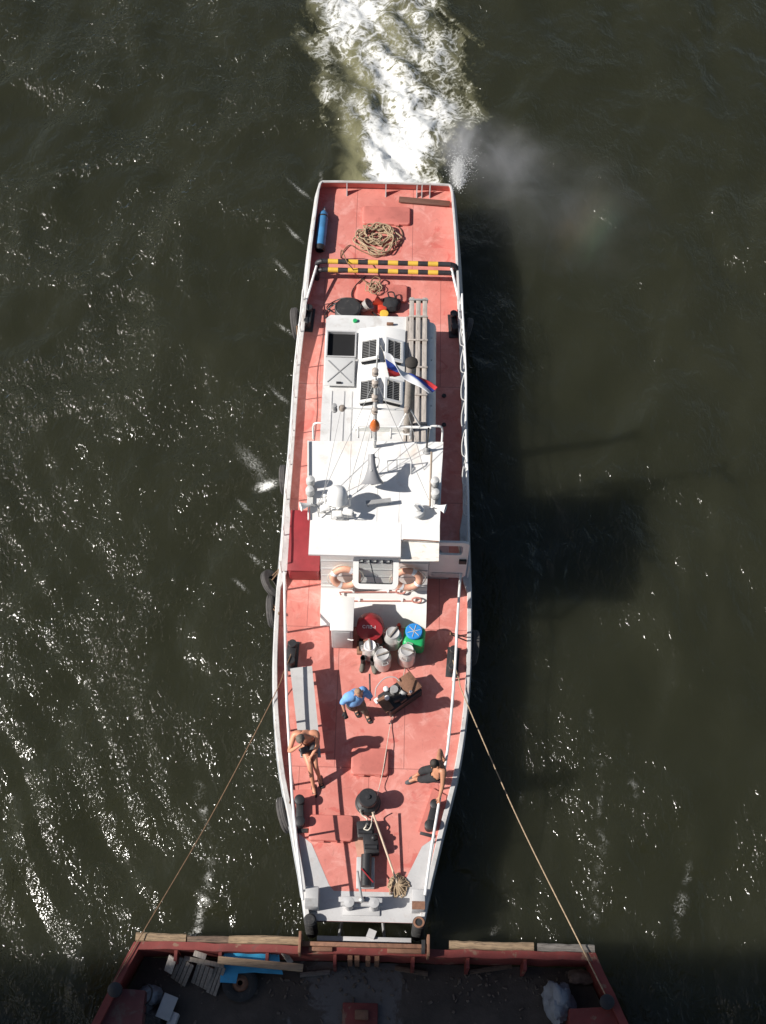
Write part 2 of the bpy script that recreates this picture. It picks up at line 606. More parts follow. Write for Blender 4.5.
def water_h(x, y):
    x, y = np.asarray(x, float), np.asarray(y, float)
    h = np.zeros_like(x)
    wx = x + .35 * np.sin(.7 * y + .4 * x) + .2 * np.sin(1.7 * x - .9 * y)
    wy = y + .35 * np.sin(.8 * x - .5 * y + 1) + .2 * np.sin(1.5 * y + 1.1 * x)
    for a, b, p, A in WV:
        h += A * np.sin(a * wx + b * wy + p)
    # diverging wave train off the port bow of the barge
    nx, ny = -.80, -.60
    s = nx * x + ny * y + .25 * np.sin(.9 * (x * .6 - y * .8)) + .12 * np.sin(2.3 * x + y)
    env = np.exp(-((x + 8.0) / 2.9) ** 2) * np.exp(-np.clip(y - 7.5, 0, 99) ** 2 / 14.0)
    env += .35 * np.exp(-((x + 4.8) / 1.6) ** 2) * np.exp(-((y - 8) / 3.5) ** 2)
    env += .34 * np.exp(-((x + 8.5) / 3.2) ** 2) * np.exp(-((y - 15) / 6.0) ** 2)
    h += .066 * env * (np.sin(2 * PI * s / .82) + .30 * np.sin(2 * PI * (s + .1 * np.sin(1.7 * x + 2.3 * y)) / .43 + 1))
    # weaker train on the starboard side
    s2 = .75 * x - .66 * y + .2 * np.sin(1.1 * y)
    env2 = np.exp(-((x - 6.2) / 2.2) ** 2) * np.exp(-((y - 7) / 4.0) ** 2)
    h += .022 * env2 * np.sin(2 * PI * s2 / 1.15)
    # churned water behind the stern
    ev = np.exp(-((x - .1) / 1.5) ** 2) / (1 + np.exp(-(y - 24.6) * 2))
    h += .10 * ev * (np.sin(3.1 * x + 2.2 * np.sin(1.9 * y)) * np.sin(2.7 * y + 1.6 * np.sin(2.3 * x)) + .5 * np.sin(6.1 * x + 4.7 * y))
    return h


def axis(a, b, st, far):
    fine = np.arange(a, b + 1e-6, st)
    g = st * 1.0
    lo, p = [], a
    while p > -far:
        g *= 1.35
        p -= g
        lo.append(p)
    hi, p, g = [], fine[-1], st
    while p < far:
        g *= 1.35
        p += g
        hi.append(p)
    return np.array(lo[::-1] + list(fine) + hi)


def grid_mesh(name, X, Y, Z):
    nx, ny = X.shape[1], X.shape[0]
    me = bpy.data.meshes.new(name)
    co_ = np.stack([X.ravel(), Y.ravel(), Z.ravel()], 1)
    i = np.arange(nx * ny).reshape(ny, nx)
    q = np.stack([i[:-1, :-1], i[:-1, 1:], i[1:, 1:], i[1:, :-1]], -1).reshape(-1, 4)
    me.from_pydata(co_.tolist(), [], q.tolist())
    me.polygons.foreach_set('use_smooth', [True] * len(me.polygons))
    return me


def water_mat():
    m, nt, out = new_mat('river_water')
    g = NT(nt)
    tc = g.n('ShaderNodeTexCoord').outputs['Object']
    # silty body of the water: light scattered back from below the surface
    c = g.mix(g.ramp(g.noise(tc, .16, 5, .6, .6), .3, .7), (.0205, .0216, .0118, 1), (.0250, .0258, .0148, 1))
    body = g.n('ShaderNodeSubsurfaceScattering', falloff='BURLEY')
    g.l(c, body.inputs['Color'])
    body.inputs['Scale'].default_value = 1
    body.inputs['Radius'].default_value = (2.2, 2.2, 1.8)
    upv = g.n('ShaderNodeCombineXYZ')
    upv.inputs[2].default_value = 1
    g.l(upv.outputs[0], body.inputs['Normal'])
    # reflecting surface
    sx = g.n('ShaderNodeSeparateXYZ')
    g.l(tc, sx.inputs[0])
    windward = g.maprange(sx.outputs[0], -.5, -8.0, .50, 1.10)
    gust = g.maprange(g.noise(tc, .34, 4, .6, .9), .36, .64, .25, 1.55)
    gust = g.math('MULTIPLY', gust, windward)
    mp = g.n('ShaderNodeMapping')
    mp.inputs['Rotation'].default_value = (0, 0, R(35))
    mp.inputs['Scale'].default_value = (1.0, .62, 1)
    g.l(tc, mp.inputs['Vector'])
    v = mp.outputs[0]
    h1 = g.noise(v, 1.7, 3, .5, .5)
    h2 = g.noise(v, 4.2, 2, .5, .9)
    r2 = g.math('SUBTRACT', 1.0, g.math('ABSOLUTE', g.math('MULTIPLY', g.math('SUBTRACT', h2, .5), 4.0)))
    r2 = g.math('POWER', g.math('MAXIMUM', r2, 0.0), 2.0)
    h3 = g.noise(v, 13, 2, .5, .5)
    h = g.math('MULTIPLY', h1, .13)
    h = g.math('ADD', h, g.math('MULTIPLY', g.math('MULTIPLY', r2, .018), gust))
    h = g.math('ADD', h, g.math('MULTIPLY', g.math('MULTIPLY', h2, .042), gust))
    h = g.math('ADD', h, g.math('MULTIPLY', g.math('MULTIPLY', h3, .046), gust))
    bn = g.n('ShaderNodeBump')
    bn.inputs['Strength'].default_value = 1
    bn.inputs['Distance'].default_value = 1
    g.l(h, bn.inputs['Height'])
    gl = g.n('ShaderNodeBsdfGlossy')
    gl.inputs['Roughness'].default_value = .125
    gl.inputs['Color'].default_value = (1, 1, 1, 1)
    g.l(bn.outputs[0], gl.inputs['Normal'])
    fr = g.n('ShaderNodeFresnel')
    fr.inputs['IOR'].default_value = 1.333
    g.l(bn.outputs[0], fr.inputs['Normal'])
    mx = g.n('ShaderNodeMixShader')
    g.l(fr.outputs[0], mx.inputs[0])
    g.l(body.outputs[0], mx.inputs[1])
    g.l(gl.outputs[0], mx.inputs[2])
    g.l(mx.outputs[0], out.inputs['Surface'])
    return m


ax_, ay_ = axis(-15, 15, .1, 900), axis(-3, 40, .1, 900)
X, Y = np.meshgrid(ax_, ay_)
fade = np.clip(1 - np.maximum(np.abs(X) - 15, 0) / 8, 0, 1) * np.clip(1 - np.maximum(np.abs(Y - 18.5) - 21.5, 0) / 8, 0, 1)
wm = grid_mesh('water', X, Y, water_h(X, Y) * fade)
wm.materials.append(water_mat())
water = bpy.data.objects.new('water', wm)
C.objects.link(water)
struct(water, label='dark olive river water with wind ripples')


# ---- foam, with painted glint flecks
def foam_mat(name, s1=1.7, aer=(.36, .345, .19)):
    m, nt, out = new_mat(name)
    g = NT(nt)
    tc = g.n('ShaderNodeTexCoord').outputs['Object']
    at1 = g.n('ShaderNodeAttribute', attribute_name='dens').outputs['Fac']
    at2 = g.n('ShaderNodeAttribute', attribute_name='aer').outputs['Fac']
    n1 = g.noise(tc, s1, 5, .5, 1.6)
    n2 = g.noise(tc, s1 * 2.3, 5, .55, 1.8)
    rid1 = g.math('SUBTRACT', 1.0, g.math('ABSOLUTE', g.math('MULTIPLY', g.math('SUBTRACT', n1, .5), 5.0)))
    rid2 = g.math('SUBTRACT', 1.0, g.math('ABSOLUTE', g.math('MULTIPLY', g.math('SUBTRACT', n2, .5), 4.5)))
    n3 = g.noise(tc, s1 * 6, 5, .6, 1.0)
    t = g.math('ADD', g.math('MULTIPLY', rid1, .32), g.math('MULTIPLY', rid2, .32))
    t = g.math('ADD', t, g.math('MULTIPLY', n3, .37))
    t = g.math('ADD', t, g.math('SUBTRACT', at1, 1.0))
    f = g.maprange(t, -.06, .62)
    f = g.math('MULTIPLY', f, g.maprange(at1, .02, .2))
    a = g.math('MULTIPLY', g.maprange(g.math('ADD', at2, g.math('MULTIPLY', g.math('SUBTRACT', n1, .5), .9)), .15, .9), .42)
    a = g.math('MULTIPLY', a, g.maprange(at2, .02, .15))
    c = g.mix(g.maprange(f, .05, .8), col(aer), (.82, .82, .79, 1))
    d = g.n('ShaderNodeBsdfPrincipled')
    g.l(c, d.inputs['Base Color'])
    d.inputs['Roughness'].default_value = .45
    bn = g.n('ShaderNodeBump')
    bn.inputs['Strength'].default_value = .28
    bn.inputs['Distance'].default_value = .06
    g.l(g.math('ADD', t, g.math('MULTIPLY', n2, .5)), bn.inputs['Height'])
    g.l(bn.outputs[0], d.inputs['Normal'])
    tr = g.n('ShaderNodeBsdfTransparent')
    mx = g.n('ShaderNodeMixShader')
    al = g.math('MAXIMUM', f, a)
    g.l(al, mx.inputs[0])
    g.l(tr.outputs[0], mx.inputs[1])
    g.l(d.outputs[0], mx.inputs[2])
    g.l(mx.outputs[0], out.inputs['Surface'])
    return m


FOAM = foam_mat('wake_foam', 1.25)
FOAM_GLINT = foam_mat('foam_and_glint_streaks', 8.0, (.4, .4, .36))


def foam(name, x0, x1, y0, y1, st, dens, aer, m, label, lift=.02, rough=0.0):
    X, Y = np.meshgrid(np.arange(x0, x1, st), np.arange(y0, y1, st))
    D = np.clip(dens(X, Y), 0, 1.6)
    A = np.clip(aer(X, Y), 0, 1) if aer else np.zeros_like(X)
    Z = water_h(X, Y) + lift
    if rough:
        N = np.array([noise.turbulence(Vector((a * 1.6, b * 1.6, 0)), 4, False) for a, b in zip(X.ravel(), Y.ravel())]).reshape(X.shape)
        Z = Z + rough * np.abs(N) * np.clip(D, 0, 1)
    me = grid_mesh(name, X, Y, Z)
    for nm, arr in (('dens', D), ('aer', A)):
        at_ = me.attributes.new(nm, 'FLOAT', 'POINT')
        at_.data.foreach_set('value', arr.ravel().astype(np.float32))
    # keep only the cells that carry foam
    b = bmesh.new()
    b.from_mesh(me)
    b.verts.ensure_lookup_table()
    tot = np.maximum(D, A).ravel()
    bmesh.ops.delete(b, geom=[v for v in b.verts if tot[v.index] <= .012], context='VERTS')
    b.to_mesh(me)
    b.free()
    me.materials.append(m)
    o = bpy.data.objects.new(name, me)
    C.objects.link(o)
    return struct(o, 'stuff', label)


def sstep(a, b, x):
    t = np.clip((x - a) / (b - a), 0, 1)
    return t * t * (3 - 2 * t)


def wake_d(x, y):
    t = np.clip((y - 24.2) / 8.0, 0, 1.4)
    cx = .10 + .16 * np.sin((y - 24) * .55) - .55 * sstep(28.0, 33, y)
    hw = .98 + 1.20 * sstep(24.0, 28.0, y) + .16 * np.sin(2.1 * y + .5) + .12 * np.sin(4.3 * y + x) + .30 * np.exp(-((y - 29.6) / 1.3) ** 2) * (x > cx)
    e = np.abs(x - cx) / hw
    d = .64 * (1 - sstep(.40, 1.42, e)) * (1 - .10 * t)
    core = np.exp(-((x - cx - .05) / .70) ** 2) * (np.exp(-((y - 24.9) / 1.9) ** 2) * .52 + np.exp(-((y - 28.2) / 2.2) ** 2) * .18)
    gap = np.exp(-((x + .98 - .1 * (y - 25)) / .33) ** 2) * np.exp(-((y - 25.2) / 1.7) ** 2)
    edge = .30 * np.exp(-((e - .95) / .16) ** 2) * (np.sin(1.7 * y + 2 * x) > -.2)
    far = .22 * np.exp(-((x + 1.4) / .8) ** 2) * sstep(30, 32.5, y)
    patch = .16 * np.sin(1.9 * x + 1.3 * np.sin(1.1 * y)) * np.sin(1.4 * y + 1.1 * np.sin(1.6 * x))
    return (d + core + far + edge * .7 + patch * (d > .3) - .52 * gap) * sstep(23.9, 24.3, y)


def wake_a(x, y):
    d = wake_d(x, y)
    g1 = np.exp(-((x + .95) / .40) ** 2) * np.exp(-((y - 25.3) / 1.9) ** 2) * .8
    g2 = np.exp(-((x + .35) / .75) ** 2) * np.exp(-((y - 29.3) / 2.3) ** 2) * .75
    g3 = np.exp(-((x + .6) / .9) ** 2) * sstep(30.5, 33, y) * .7
    return (g1 + g2 + g3 + .62 * sstep(.12, .7, d)) * sstep(23.9, 24.3, y)


foam('wake', -3.4, 3.6, 23.9, 40, .05, wake_d, wake_a, FOAM, 'churned white and yellowish propeller wake behind the stern', .055, .12)


def blob(x, y, cx, cy, sx, sy, rot=0.0):
    dx, dy = x - cx, y - cy
    u_ = dx * math.cos(rot) + dy * math.sin(rot)
    v_ = -dx * math.sin(rot) + dy * math.cos(rot)
    return np.exp(-(u_ / sx) ** 2 - (v_ / sy) ** 2)


P1 = W(263, 482, 0)
P2 = W(252, 462, 0)


BY_ = [6, 8, 9, 10, 11, 13, 16, 19, 21, 23, 24.1]
BB_ = [1.2, 1.66, 1.885, 2.02, 2.095, 2.12, 2.066, 2.028, 1.955, 1.85, 1.70]


def hullfoam(x, y):
    d = .62 * blob(x, y, P1.x + .05, P1.y - .1, .36, .16, R(15)) + .50 * blob(x, y, P2.x, P2.y, .85, .30, R(-50))
    yy = np.clip(y, 6, 24)
    hb = np.interp(yy, BY_, BB_) * .97
    d = d + .50 * np.exp(-((-x - hb - .07) / .085) ** 2) * (.55 + .45 * np.sin(2.3 * y + 1.7 * np.sin(1.1 * y))) * (y > 8)
    for (u, v, l, r_) in ((292, 330, .45, -40), (285, 395, .5, -45), (288, 268, .45, -50), (300, 235, .5, -50), (305, 190, .6, -45),
                          (250, 505, .35, -50), (262, 560, .3, -45), (247, 585, .3, -40)):
        q = W(u, v, 0)
        d = d + .55 * blob(x, y, q.x - .15, q.y, l * 1.2, .09, R(r_))
    return d


foam('hull_foam', -5, -1.5, 11, 25.5, .05, hullfoam, None, FOAM_GLINT, 'small breaking ripples of white foam along the port side', .015)
SF = [W(*p, 0) for p in ((190, 760), (197, 790), (204, 815), (209, 845), (210, 870), (206, 895), (200, 920), (196, 935))]


def streak(x, y):
    d = np.zeros_like(x)
    for i, q in enumerate(SF):
        d += (.36 + .08 * (i % 3)) * blob(x, y, q.x, q.y, .17 + .08 * (i % 2), .34, R(10 * (i % 3)))
    d = d * (.75 + .35 * np.sin(9 * x + 3 * np.sin(5 * y)) * np.sin(7.3 * y + 2 * np.sin(4 * x)))
    return np.clip(d, 0, .56)


foam('foam_streak', -5.2, -2.6, 4.9, 9.5, .05, streak, None, FOAM_GLINT, 'thin streak of foam drifting off the barge bow', .015)
SR = [W(*p, 0) for p in ((590, 720), (597, 760), (600, 800), (603, 840), (598, 880), (594, 915), (630, 740), (632, 790), (690, 870), (682, 905), (676, 925), (493, 930), (520, 800))]


def streak2(x, y):
    d = np.zeros_like(x)
    for i, q in enumerate(SR):
        d += (.42 + .06 * (i % 3)) * blob(x, y, q.x, q.y, .14 + .08 * (i % 2), .42, R(-6 * (i % 3)))
    d = d * (.75 + .35 * np.sin(9 * x + 3 * np.sin(5 * y)) * np.sin(7.3 * y + 2 * np.sin(4 * x)))
    return np.clip(d, 0, .50)


foam('glint_flecks', 1.8, 8.5, 4.9, 11, .05, streak2, None, FOAM_GLINT, 'broken white flecks standing in for sun glints on the starboard water', .015)  # white patches painted where the waves would glint


# ---- spray and mist (volumes)
def mist(name, c, size, density, colr, label, rotz=0, nscale=2.2, power=1.0, n0=.36, n1_=.72):
    bm = bmesh.new()
    bmesh.ops.create_icosphere(bm, subdivisions=3, radius=1)
    me = bpy.data.meshes.new(name)
    bm.to_mesh(me)
    bm.free()
    m, nt, out = new_mat(name + '_volume')
    g = NT(nt)
    tc = g.n('ShaderNodeTexCoord').outputs['Object']
    ln = g.n('ShaderNodeVectorMath', operation='LENGTH')
    g.l(tc, ln.inputs[0])
    wob = g.math('MULTIPLY', g.math('SUBTRACT', g.noise(tc, 1.9, 4, .6, .5), .5), .9)
    fall = g.maprange(g.math('ADD', ln.outputs['Value'], wob), .0, .80, 1, 0)
    fall = g.math('MULTIPLY', fall, g.maprange(ln.outputs['Value'], .75, .99, 1, 0))
    if power != 1:
        fall = g.math('POWER', fall, power)
    n = g.ramp(g.noise(tc, nscale, 6, .65, .8), n0, n1_)
    pv = g.n('ShaderNodeVolumePrincipled')
    pv.inputs['Color'].default_value = col(colr)
    pv.inputs['Anisotropy'].default_value = .1
    g.l(g.math('MULTIPLY', g.math('MULTIPLY', fall, n), density), pv.inputs['Density'])
    g.l(pv.outputs[0], out.inputs['Volume'])
    me.materials.append(m)
    o = bpy.data.objects.new(name, me)
    C.objects.link(o)
    o.location = c
    o.scale = size
    o.rotation_euler = (0, 0, rotz)
    return struct(o, 'stuff', label)


p = W(457, 172, .8)
mist('spray_jet', (p.x, p.y, .80), (.34, .80, .62), 9, (.97, .97, .97), 'white jet of spray off the starboard stern corner', R(-8), 2.2, 1.6, .34, .68)
p = W(460, 140, .8)
mist('spray_plume', (p.x, p.y - .1, .9), (.95, 1.45, .85), 2.2, (.93, .93, .96), 'grey plume of spray rising off the stern corner', R(-12), 1.2, 1.2)
p = W(500, 160, .8)
mist('spray_mist', (p.x, p.y, .9), (2.6, 2.1, .9), .95, (.92, .92, .95), 'thin mist drifting from the stern spray', R(-20), 1.1, 1.2)
p = W(570, 205, .9)
mist('drifting_mist', (p.x, p.y, .9), (4.0, 3.3, .95), .27, (.9, .92, .95), 'faint veil of mist over the water to starboard', R(-25), 1.3, 1.2)

# flying drops thrown up at the corner
mb = MB()
rd = random.Random(21)
c0 = W(456, 176, .7)
for k in range(1500):
    t_ = abs(rd.gauss(0, .42))
    sp = .05 + .30 * t_
    q = Vector((c0.x + .10 + .10 * t_ + rd.gauss(0, sp), c0.y - .15 + 1.25 * t_ + rd.gauss(0, sp), max(.12, .55 + .55 * t_ - .5 * t_ * t_ + rd.gauss(0, .12 + .15 * t_))))
    r_ = rd.uniform(.005, .016) * (1.25 - min(t_, .8))
    mb.add([q + Vector(v) * r_ for v in ((1, 0, 0), (-1, 0, 0), (0, 1, 0), (0, -1, 0), (0, 0, 1), (0, 0, -1))], [(0, 2, 4), (2, 1, 4), (1, 3, 4), (3, 0, 4), (2, 0, 5), (1, 2, 5), (3, 1, 5), (0, 3, 5)], True)
struct(mb.build('spray_drops', mat('white_water_drops', (.82, .82, .82), .3, var=.02, bump=0)), 'stuff', 'white drops of spray thrown up at the starboard stern corner')
# a faint rainbow painted into the colour of a mist patch
p = W(592, 226, .9)
bow_ = mist('rainbow_mist', (p.x, p.y, .9), (1.4, 2.1, .85), .34, (.9, .9, .9), 'faint rainbow-tinted patch of mist on the starboard side', R(-28), 1.0, 1.3)
nt = bow_.active_material.node_tree
g = NT(nt)
tcx = g.n('ShaderNodeSeparateXYZ')
g.l(g.n('ShaderNodeTexCoord').outputs['Object'], tcx.inputs[0])
rp = g.n('ShaderNodeValToRGB')
el = rp.color_ramp.elements
el[0].position, el[0].color = .0, (.75, .30, .16, 1)
el[1].position, el[1].color = 1.0, (.20, .38, .62, 1)
for p_, c_ in ((.35, (.72, .50, .16, 1)), (.6, (.32, .55, .28, 1)), (.8, (.2, .5, .5, 1))):
    e_ = el.new(p_)
    e_.color = c_
g.l(g.maprange(tcx.outputs[0], -.8, .8, 0, 1, False), rp.inputs[0])
for nd in nt.nodes:
    if nd.type == 'PRINCIPLED_VOLUME':
        g.l(rp.outputs[0], nd.inputs['Color'])

# ------------------------------------------------------------------ the bridge overhead (out of frame; its shade falls on the barge)
mb = MB()
EL, ER = Vector((-7.0, 4.98, .4)), Vector((7.0, 5.50, .4))
shift = Vector((to_sun.x, to_sun.y, 0)) / to_sun.z
ztop = 28.05
e0, e1 = EL + shift * (ztop - .4), ER + shift * (ztop - .4)
dirb = Vector((e1.x - e0.x, e1.y - e0.y, 0)).normalized()
mid = (e0 + e1) / 2
nb = Vector((-dirb.y, dirb.x, 0))
if nb.y < 0:
    nb = -nb
a0 = mid - dirb * 90
a1 = mid + dirb * 90


def bpoly(o0, o1):
    return [(a0 + nb * o0)[:2], (a1 + nb * o0)[:2], (a1 + nb * o1)[:2], (a0 + nb * o1)[:2]]


off = -.0
bridge = thing('bridge', 'concrete road bridge high above the river whose shade falls across the barge', 'bridge', (mid.x, mid.y, 0))
bridge['kind'] = 'structure'
MB().prism(bpoly(-14, off), 26.4, 26.95).build('deck_slab', 'bridge', bridge)
MB().prism(bpoly(-12.6, -1.4), 26.95, 27.03).build('roadway', 'road', bridge)
MB().prism(bpoly(-.22, off), 26.95, 28.0).build('parapet', 'bridge', bridge)
MB().prism(bpoly(-14, -13.78), 26.95, 28.0).build('parapet', 'bridge', bridge)
mb = MB()
for o_ in (-11.5, -7, -2.5):
    mb.prism(bpoly(o_ - .3, o_ + .3), 24.9, 26.397)
mb.build('girder', 'bridge', bridge)
for s_ in (-1, 1):
    mb = MB()
    q = mid + dirb * 75 * s_ - nb * 7
    mb.box((q.x, q.y, 11), (3, 10, 27.6), Matrix.Rotation(math.atan2(dirb.y, dirb.x), 3, 'Z'), .3)
    mb.build('pier', 'bridge', bridge)

# ------------------------------------------------------------------ the tug
ZD = 1.0
BY = [5.72, 6, 6.5, 7, 7.5, 8, 8.5, 9, 9.5, 10, 10.5, 11, 11.5, 12, 13, 14, 15, 16, 17, 18, 19, 20, 21, 22, 23, 23.4, 23.8, 23.98, 24.07, 24.11]
BB = [1.16, 1.213, 1.308, 1.425, 1.538, 1.665, 1.79, 1.885, 1.96, 2.02, 2.065, 2.095, 2.11, 2.118, 2.12, 2.10, 2.08, 2.066, 2.06, 2.05, 2.028, 1.993, 1.955, 1.915, 1.85, 1.822, 1.795, 1.755, 1.69, 1.61]


def B(y):
    return float(np.interp(y, BY, BB))


ys = [5.72, 5.9, 6.2] + [6.5 + .25 * i for i in range(69)] + [23.75, 23.9, 23.98, 24.03, 24.07, 24.11]
tug = thing('tugboat', 'red-decked white river tug pushing the barge, seen from above with its wake behind', 'tugboat', (0, 15, 0))

# hull
mb = MB()
rows = []
for y in ys:
    b = B(y)
    lowf = 1.0 if y > 8 else .8 + .2 * (y - 5.72) / 2.28
    sh = 0 if y > 7.2 else (7.2 - y) * .95
    rows.append([Vector((-b, y, ZD - .003)), Vector((-b - .015, y, ZD - .14)), Vector((-b + .03, y + sh * .15, ZD - .16)), Vector((-b * .97, y + sh * .5, .45)), Vector((-b * .95 * lowf, y + sh, -.1)),
                 Vector((-b * .9 * lowf, y + sh, -.5)), Vector((b * .9 * lowf, y + sh, -.5)), Vector((b * .95 * lowf, y + sh, -.1)), Vector((b * .97, y + sh * .5, .45)), Vector((b - .03, y + sh * .15, ZD - .16)), Vector((b + .015, y, ZD - .14)), Vector((b, y, ZD - .003))])
mb.loft(rows, False)
n = len(rows[0])
mb.add(rows[0], [tuple(range(n))])
mb.add(rows[-1], [tuple(reversed(range(n)))])
mb.build('hull', 'hull', tug)

# deck sheet
mb = MB()
mb.loft([[Vector((-B(y) + .01, y, ZD)), Vector((0, y, ZD + .0)), Vector((B(y) - .01, y, ZD))] for y in ys])
mb.build('deck', 'deck', tug)
# pale paint on the bow deck
mb = MB()
bowp = lambda s: [(s * .0, 6.30), (s * .62, 6.30), (s * .72, 6.42), (s * 1.10, 7.22), (s * (B(7.30) - .12), 7.42), (s * (B(6.5) - .10), 6.5), (s * (B(5.75) - .06), 5.722), (0, 5.722)]
for s in (-1, 1):
    pl = bowp(s)
    if s < 0:
        pl = pl
    vs = [Vector((p[0], p[1], ZD + .004)) for p in pl]
    mb.add(vs, [tuple(range(len(vs)))])
mb.build('bow_deck_paint', 'grey_white', tug)

# gunwale / bulwark, one strip around the deck
ED = [(5.72, .10, .14, .01), (7.4, .105, .13, .01), (9, .10, .12, .01), (12.9, .09, .12, .01), (13.05, .19, .16, .05), (14.4, .19, .16, .05), (14.6, .12, .15, .03), (18.5, .12, .16, .03), (19.6, .08, .28, .10), (21, .07, .36, .10), (24.11, .06, .32, .08)]


def edp(y):
    t = [float(np.interp(y, [e[0] for e in ED], [e[i] for e in ED])) for i in (1, 2, 3)]
    return t            # top width, height, inward lean


path = [(-B(y), y) for y in ys] + [(-1.2, 24.125), (-.6, 24.13), (0, 24.13), (.6, 24.13), (1.2, 24.125)] + [(B(y), y) for y in reversed(ys)]
rows = []
for i, (x, y) in enumerate(path):
    a = Vector(path[max(i - 1, 0)])
    b = Vector(path[min(i + 1, len(path) - 1)])
    d = (b - a).normalized()
    nrm = Vector((d.y, -d.x))          # inward (path runs bow-port-stern-starboard)
    wd, h, ln = edp(min(y, 24.1))
    h *= 1 + .02 * math.sin(y * 3.1) if y < 24 else 1
    P = Vector((x, y))

    def pt(off, z):
        q = P + nrm * off
        return Vector((q.x, q.y, z))
    rows.append([pt(0, ZD - .02), pt(ln - .01, ZD + h - .03), pt(ln + .012, ZD + h), pt(ln + wd - .012, ZD + h), pt(ln + wd, ZD + h - .03), pt(ln * .3 + (wd if y < 19 else .02), ZD - .001)])
mb = MB()
mb.loft(rows)
mb.build('bulwark', 'gunwale', tug)
# red inner paint of the stern bulwark
mb = MB()
r2 = []
for i, (x, y) in enumerate(path):
    if y < 19.6:
        continue
    a = Vector(path[max(i - 1, 0)])
    b = Vector(path[min(i + 1, len(path) - 1)])
    d = (b - a).normalized()
    nrm = Vector((d.y, -d.x))
    wd, h, ln = edp(min(y, 24.1))
    P = Vector((x, y))
    q1, q2 = P + nrm * (ln + wd + .004), P + nrm * (ln * .3 + .026)
    r2.append([Vector((q1.x, q1.y, ZD + h - .035)), Vector((q2.x, q2.y, ZD + .002))])
mb.loft(r2)
mb.build('bulwark_lining', 'deck_red', tug)
# bulwark brackets at the stern
for u in (347, 386, 417, 422, 430):
    x = W(u, 185, 1.2).x
    MB().add([Vector((x - .012, 23.97, ZD + .002)), Vector((x - .012, 23.80, ZD + .002)), Vector((x - .012, 23.97, ZD + .30)),
              Vector((x + .012, 23.97, ZD + .002)), Vector((x + .012, 23.80, ZD + .002)), Vector((x + .012, 23.97, ZD + .30))],
             [(0, 1, 2), (5, 4, 3), (0, 3, 4, 1), (1, 4, 5, 2), (2, 5, 3, 0)]).build('bulwark_bracket', 'grey_white', tug)
# transom rub bar
MB().tube([(-1.5, 24.17, .78), (1.5, 24.17, .78)], .05).build('rubbing_bar', 'hull', tug)
for s in (-1, 1):
    MB().tube([(s * (B(y) - .005), y, .80) for y in np.arange(6.2, 23.6, .4)], .03).build('rubbing_bar', 'hull', tug)


# hatches in the deck
def rounded(cx, cy, w_, h_, r_, seg=5):
    pts = []
    for (sx, sy, a0_) in ((1, 1, 0), (-1, 1, 90), (-1, -1, 180), (1, -1, 270)):
        for k_ in range(seg + 1):
            a = R(a0_ + 90 * k_ / seg)
            pts.append((cx + sx * (w_ / 2 - r_) + r_ * math.cos(a), cy + sy * (h_ / 2 - r_) + r_ * math.sin(a)))
    return pts


def hatch(c, sx, sy, h, name='deck_hatch', m='deck_red', rot=0.0, hinges=True):
    mb = MB()
    rows = []
    for d_, z in ((0, .002), (0, h - .02), (.008, h - .006), (.022, h)):
        rows.append([Vector((p[0], p[1], ZD + z)) for p in rounded(c[0], c[1], sx - 2 * d_, sy - 2 * d_, .07)])
    mb.loft(rows, False, True)
    mb.add(rows[-1], [tuple(range(len(rows[-1])))])
    o = mb.build(name, m, tug)
    if hinges:
        for s in (-1, 1):
            MB().cyl((c[0] + s * sx * .22 - .06, c[1] - sy / 2 - .02, ZD + h - .02), (c[0] + s * sx * .22 + .06, c[1] - sy / 2 - .02, ZD + h - .02), .022, seg=8).build('hinge', m, o)
    return o


hatch((.015, 8.91), .76, .56, .11)
hatch((-.72, 7.52), .88, .52, .12)
hatch((.04, 23.16), 1.20, .56, .08)
hatch((-.02, 20.74), 1.24, .50, .09)
# low recessed plate under the starboard bow bitt (raised pan)
MB().prism([(1.02, 7.52), (1.50, 7.42), (1.58, 8.25), (1.30, 8.40)], ZD + .002, ZD + .05).build('bitt_pan', 'deck_red', tug)
MB().prism([(-1.48, 7.50), (-1.02, 7.52), (-1.08, 8.32), (-1.60, 8.28)], ZD + .002, ZD + .05).build('bitt_pan', 'deck_red', tug)
# small round deck plugs on the starboard side
for u, v in ((444, 396), (444, 425)):
    q = W(u, v, ZD)
    MB().lathe([(0, .03), (.05, .03), (.055, 0)], (q.x, q.y, ZD + .001), seg=12).build('deck_plug', 'black' if v < 500 else 'deck_red', tug)
# red locker by the wheelhouse, port side, stretched aft over shaded deck
MB().span(-1.86, -1.20, 12.98, 14.42, ZD, ZD + .50, .06, 3).build('side_locker', 'locker', tug)
MB().span(-1.88, -1.18, 12.96, 14.44, ZD + .502, ZD + .54, .02).build('side_locker_lid', 'locker', tug)

# ---- aft engine casing
cz = 1.86
mb = MB()
mb.prism([(-1.30, 14.9), (1.13, 14.9), (1.13, 19.40), (1.05, 19.47), (-1.20, 19.47), (-1.30, 19.36)], ZD, cz)
# rounded starboard shoulder
rows = []
for y in (14.9, 19.36):
    rows.append([Vector((1.13, y, ZD + .002)), Vector((1.30, y, ZD + .002)), Vector((1.295, y, ZD + .55)), Vector((1.27, y, ZD + .70)), Vector((1.22, y, ZD + .79)), Vector((1.13, y, ZD + .83))])
mb.loft(rows, True)
mb.add(rows[1], [tuple(range(6))])
casing = mb.build('engine_casing', 'casing', tug)
for y in np.arange(15.2, 19.3, .62):
    MB().lathe([(0, .02), (.022, .015), (.025, 0)], (1.18, y, ZD + .81), seg=8).build('bolt', 'lightgrey', casing)
# long seams / plank ribs on the port half of the casing roof
for x in (-1.08, -.80, -.62):
    MB().span(x - .010, x + .010, 15.0, 17.35, cz + .002, cz + .012).build('roof_rib', 'grey_white', casing)
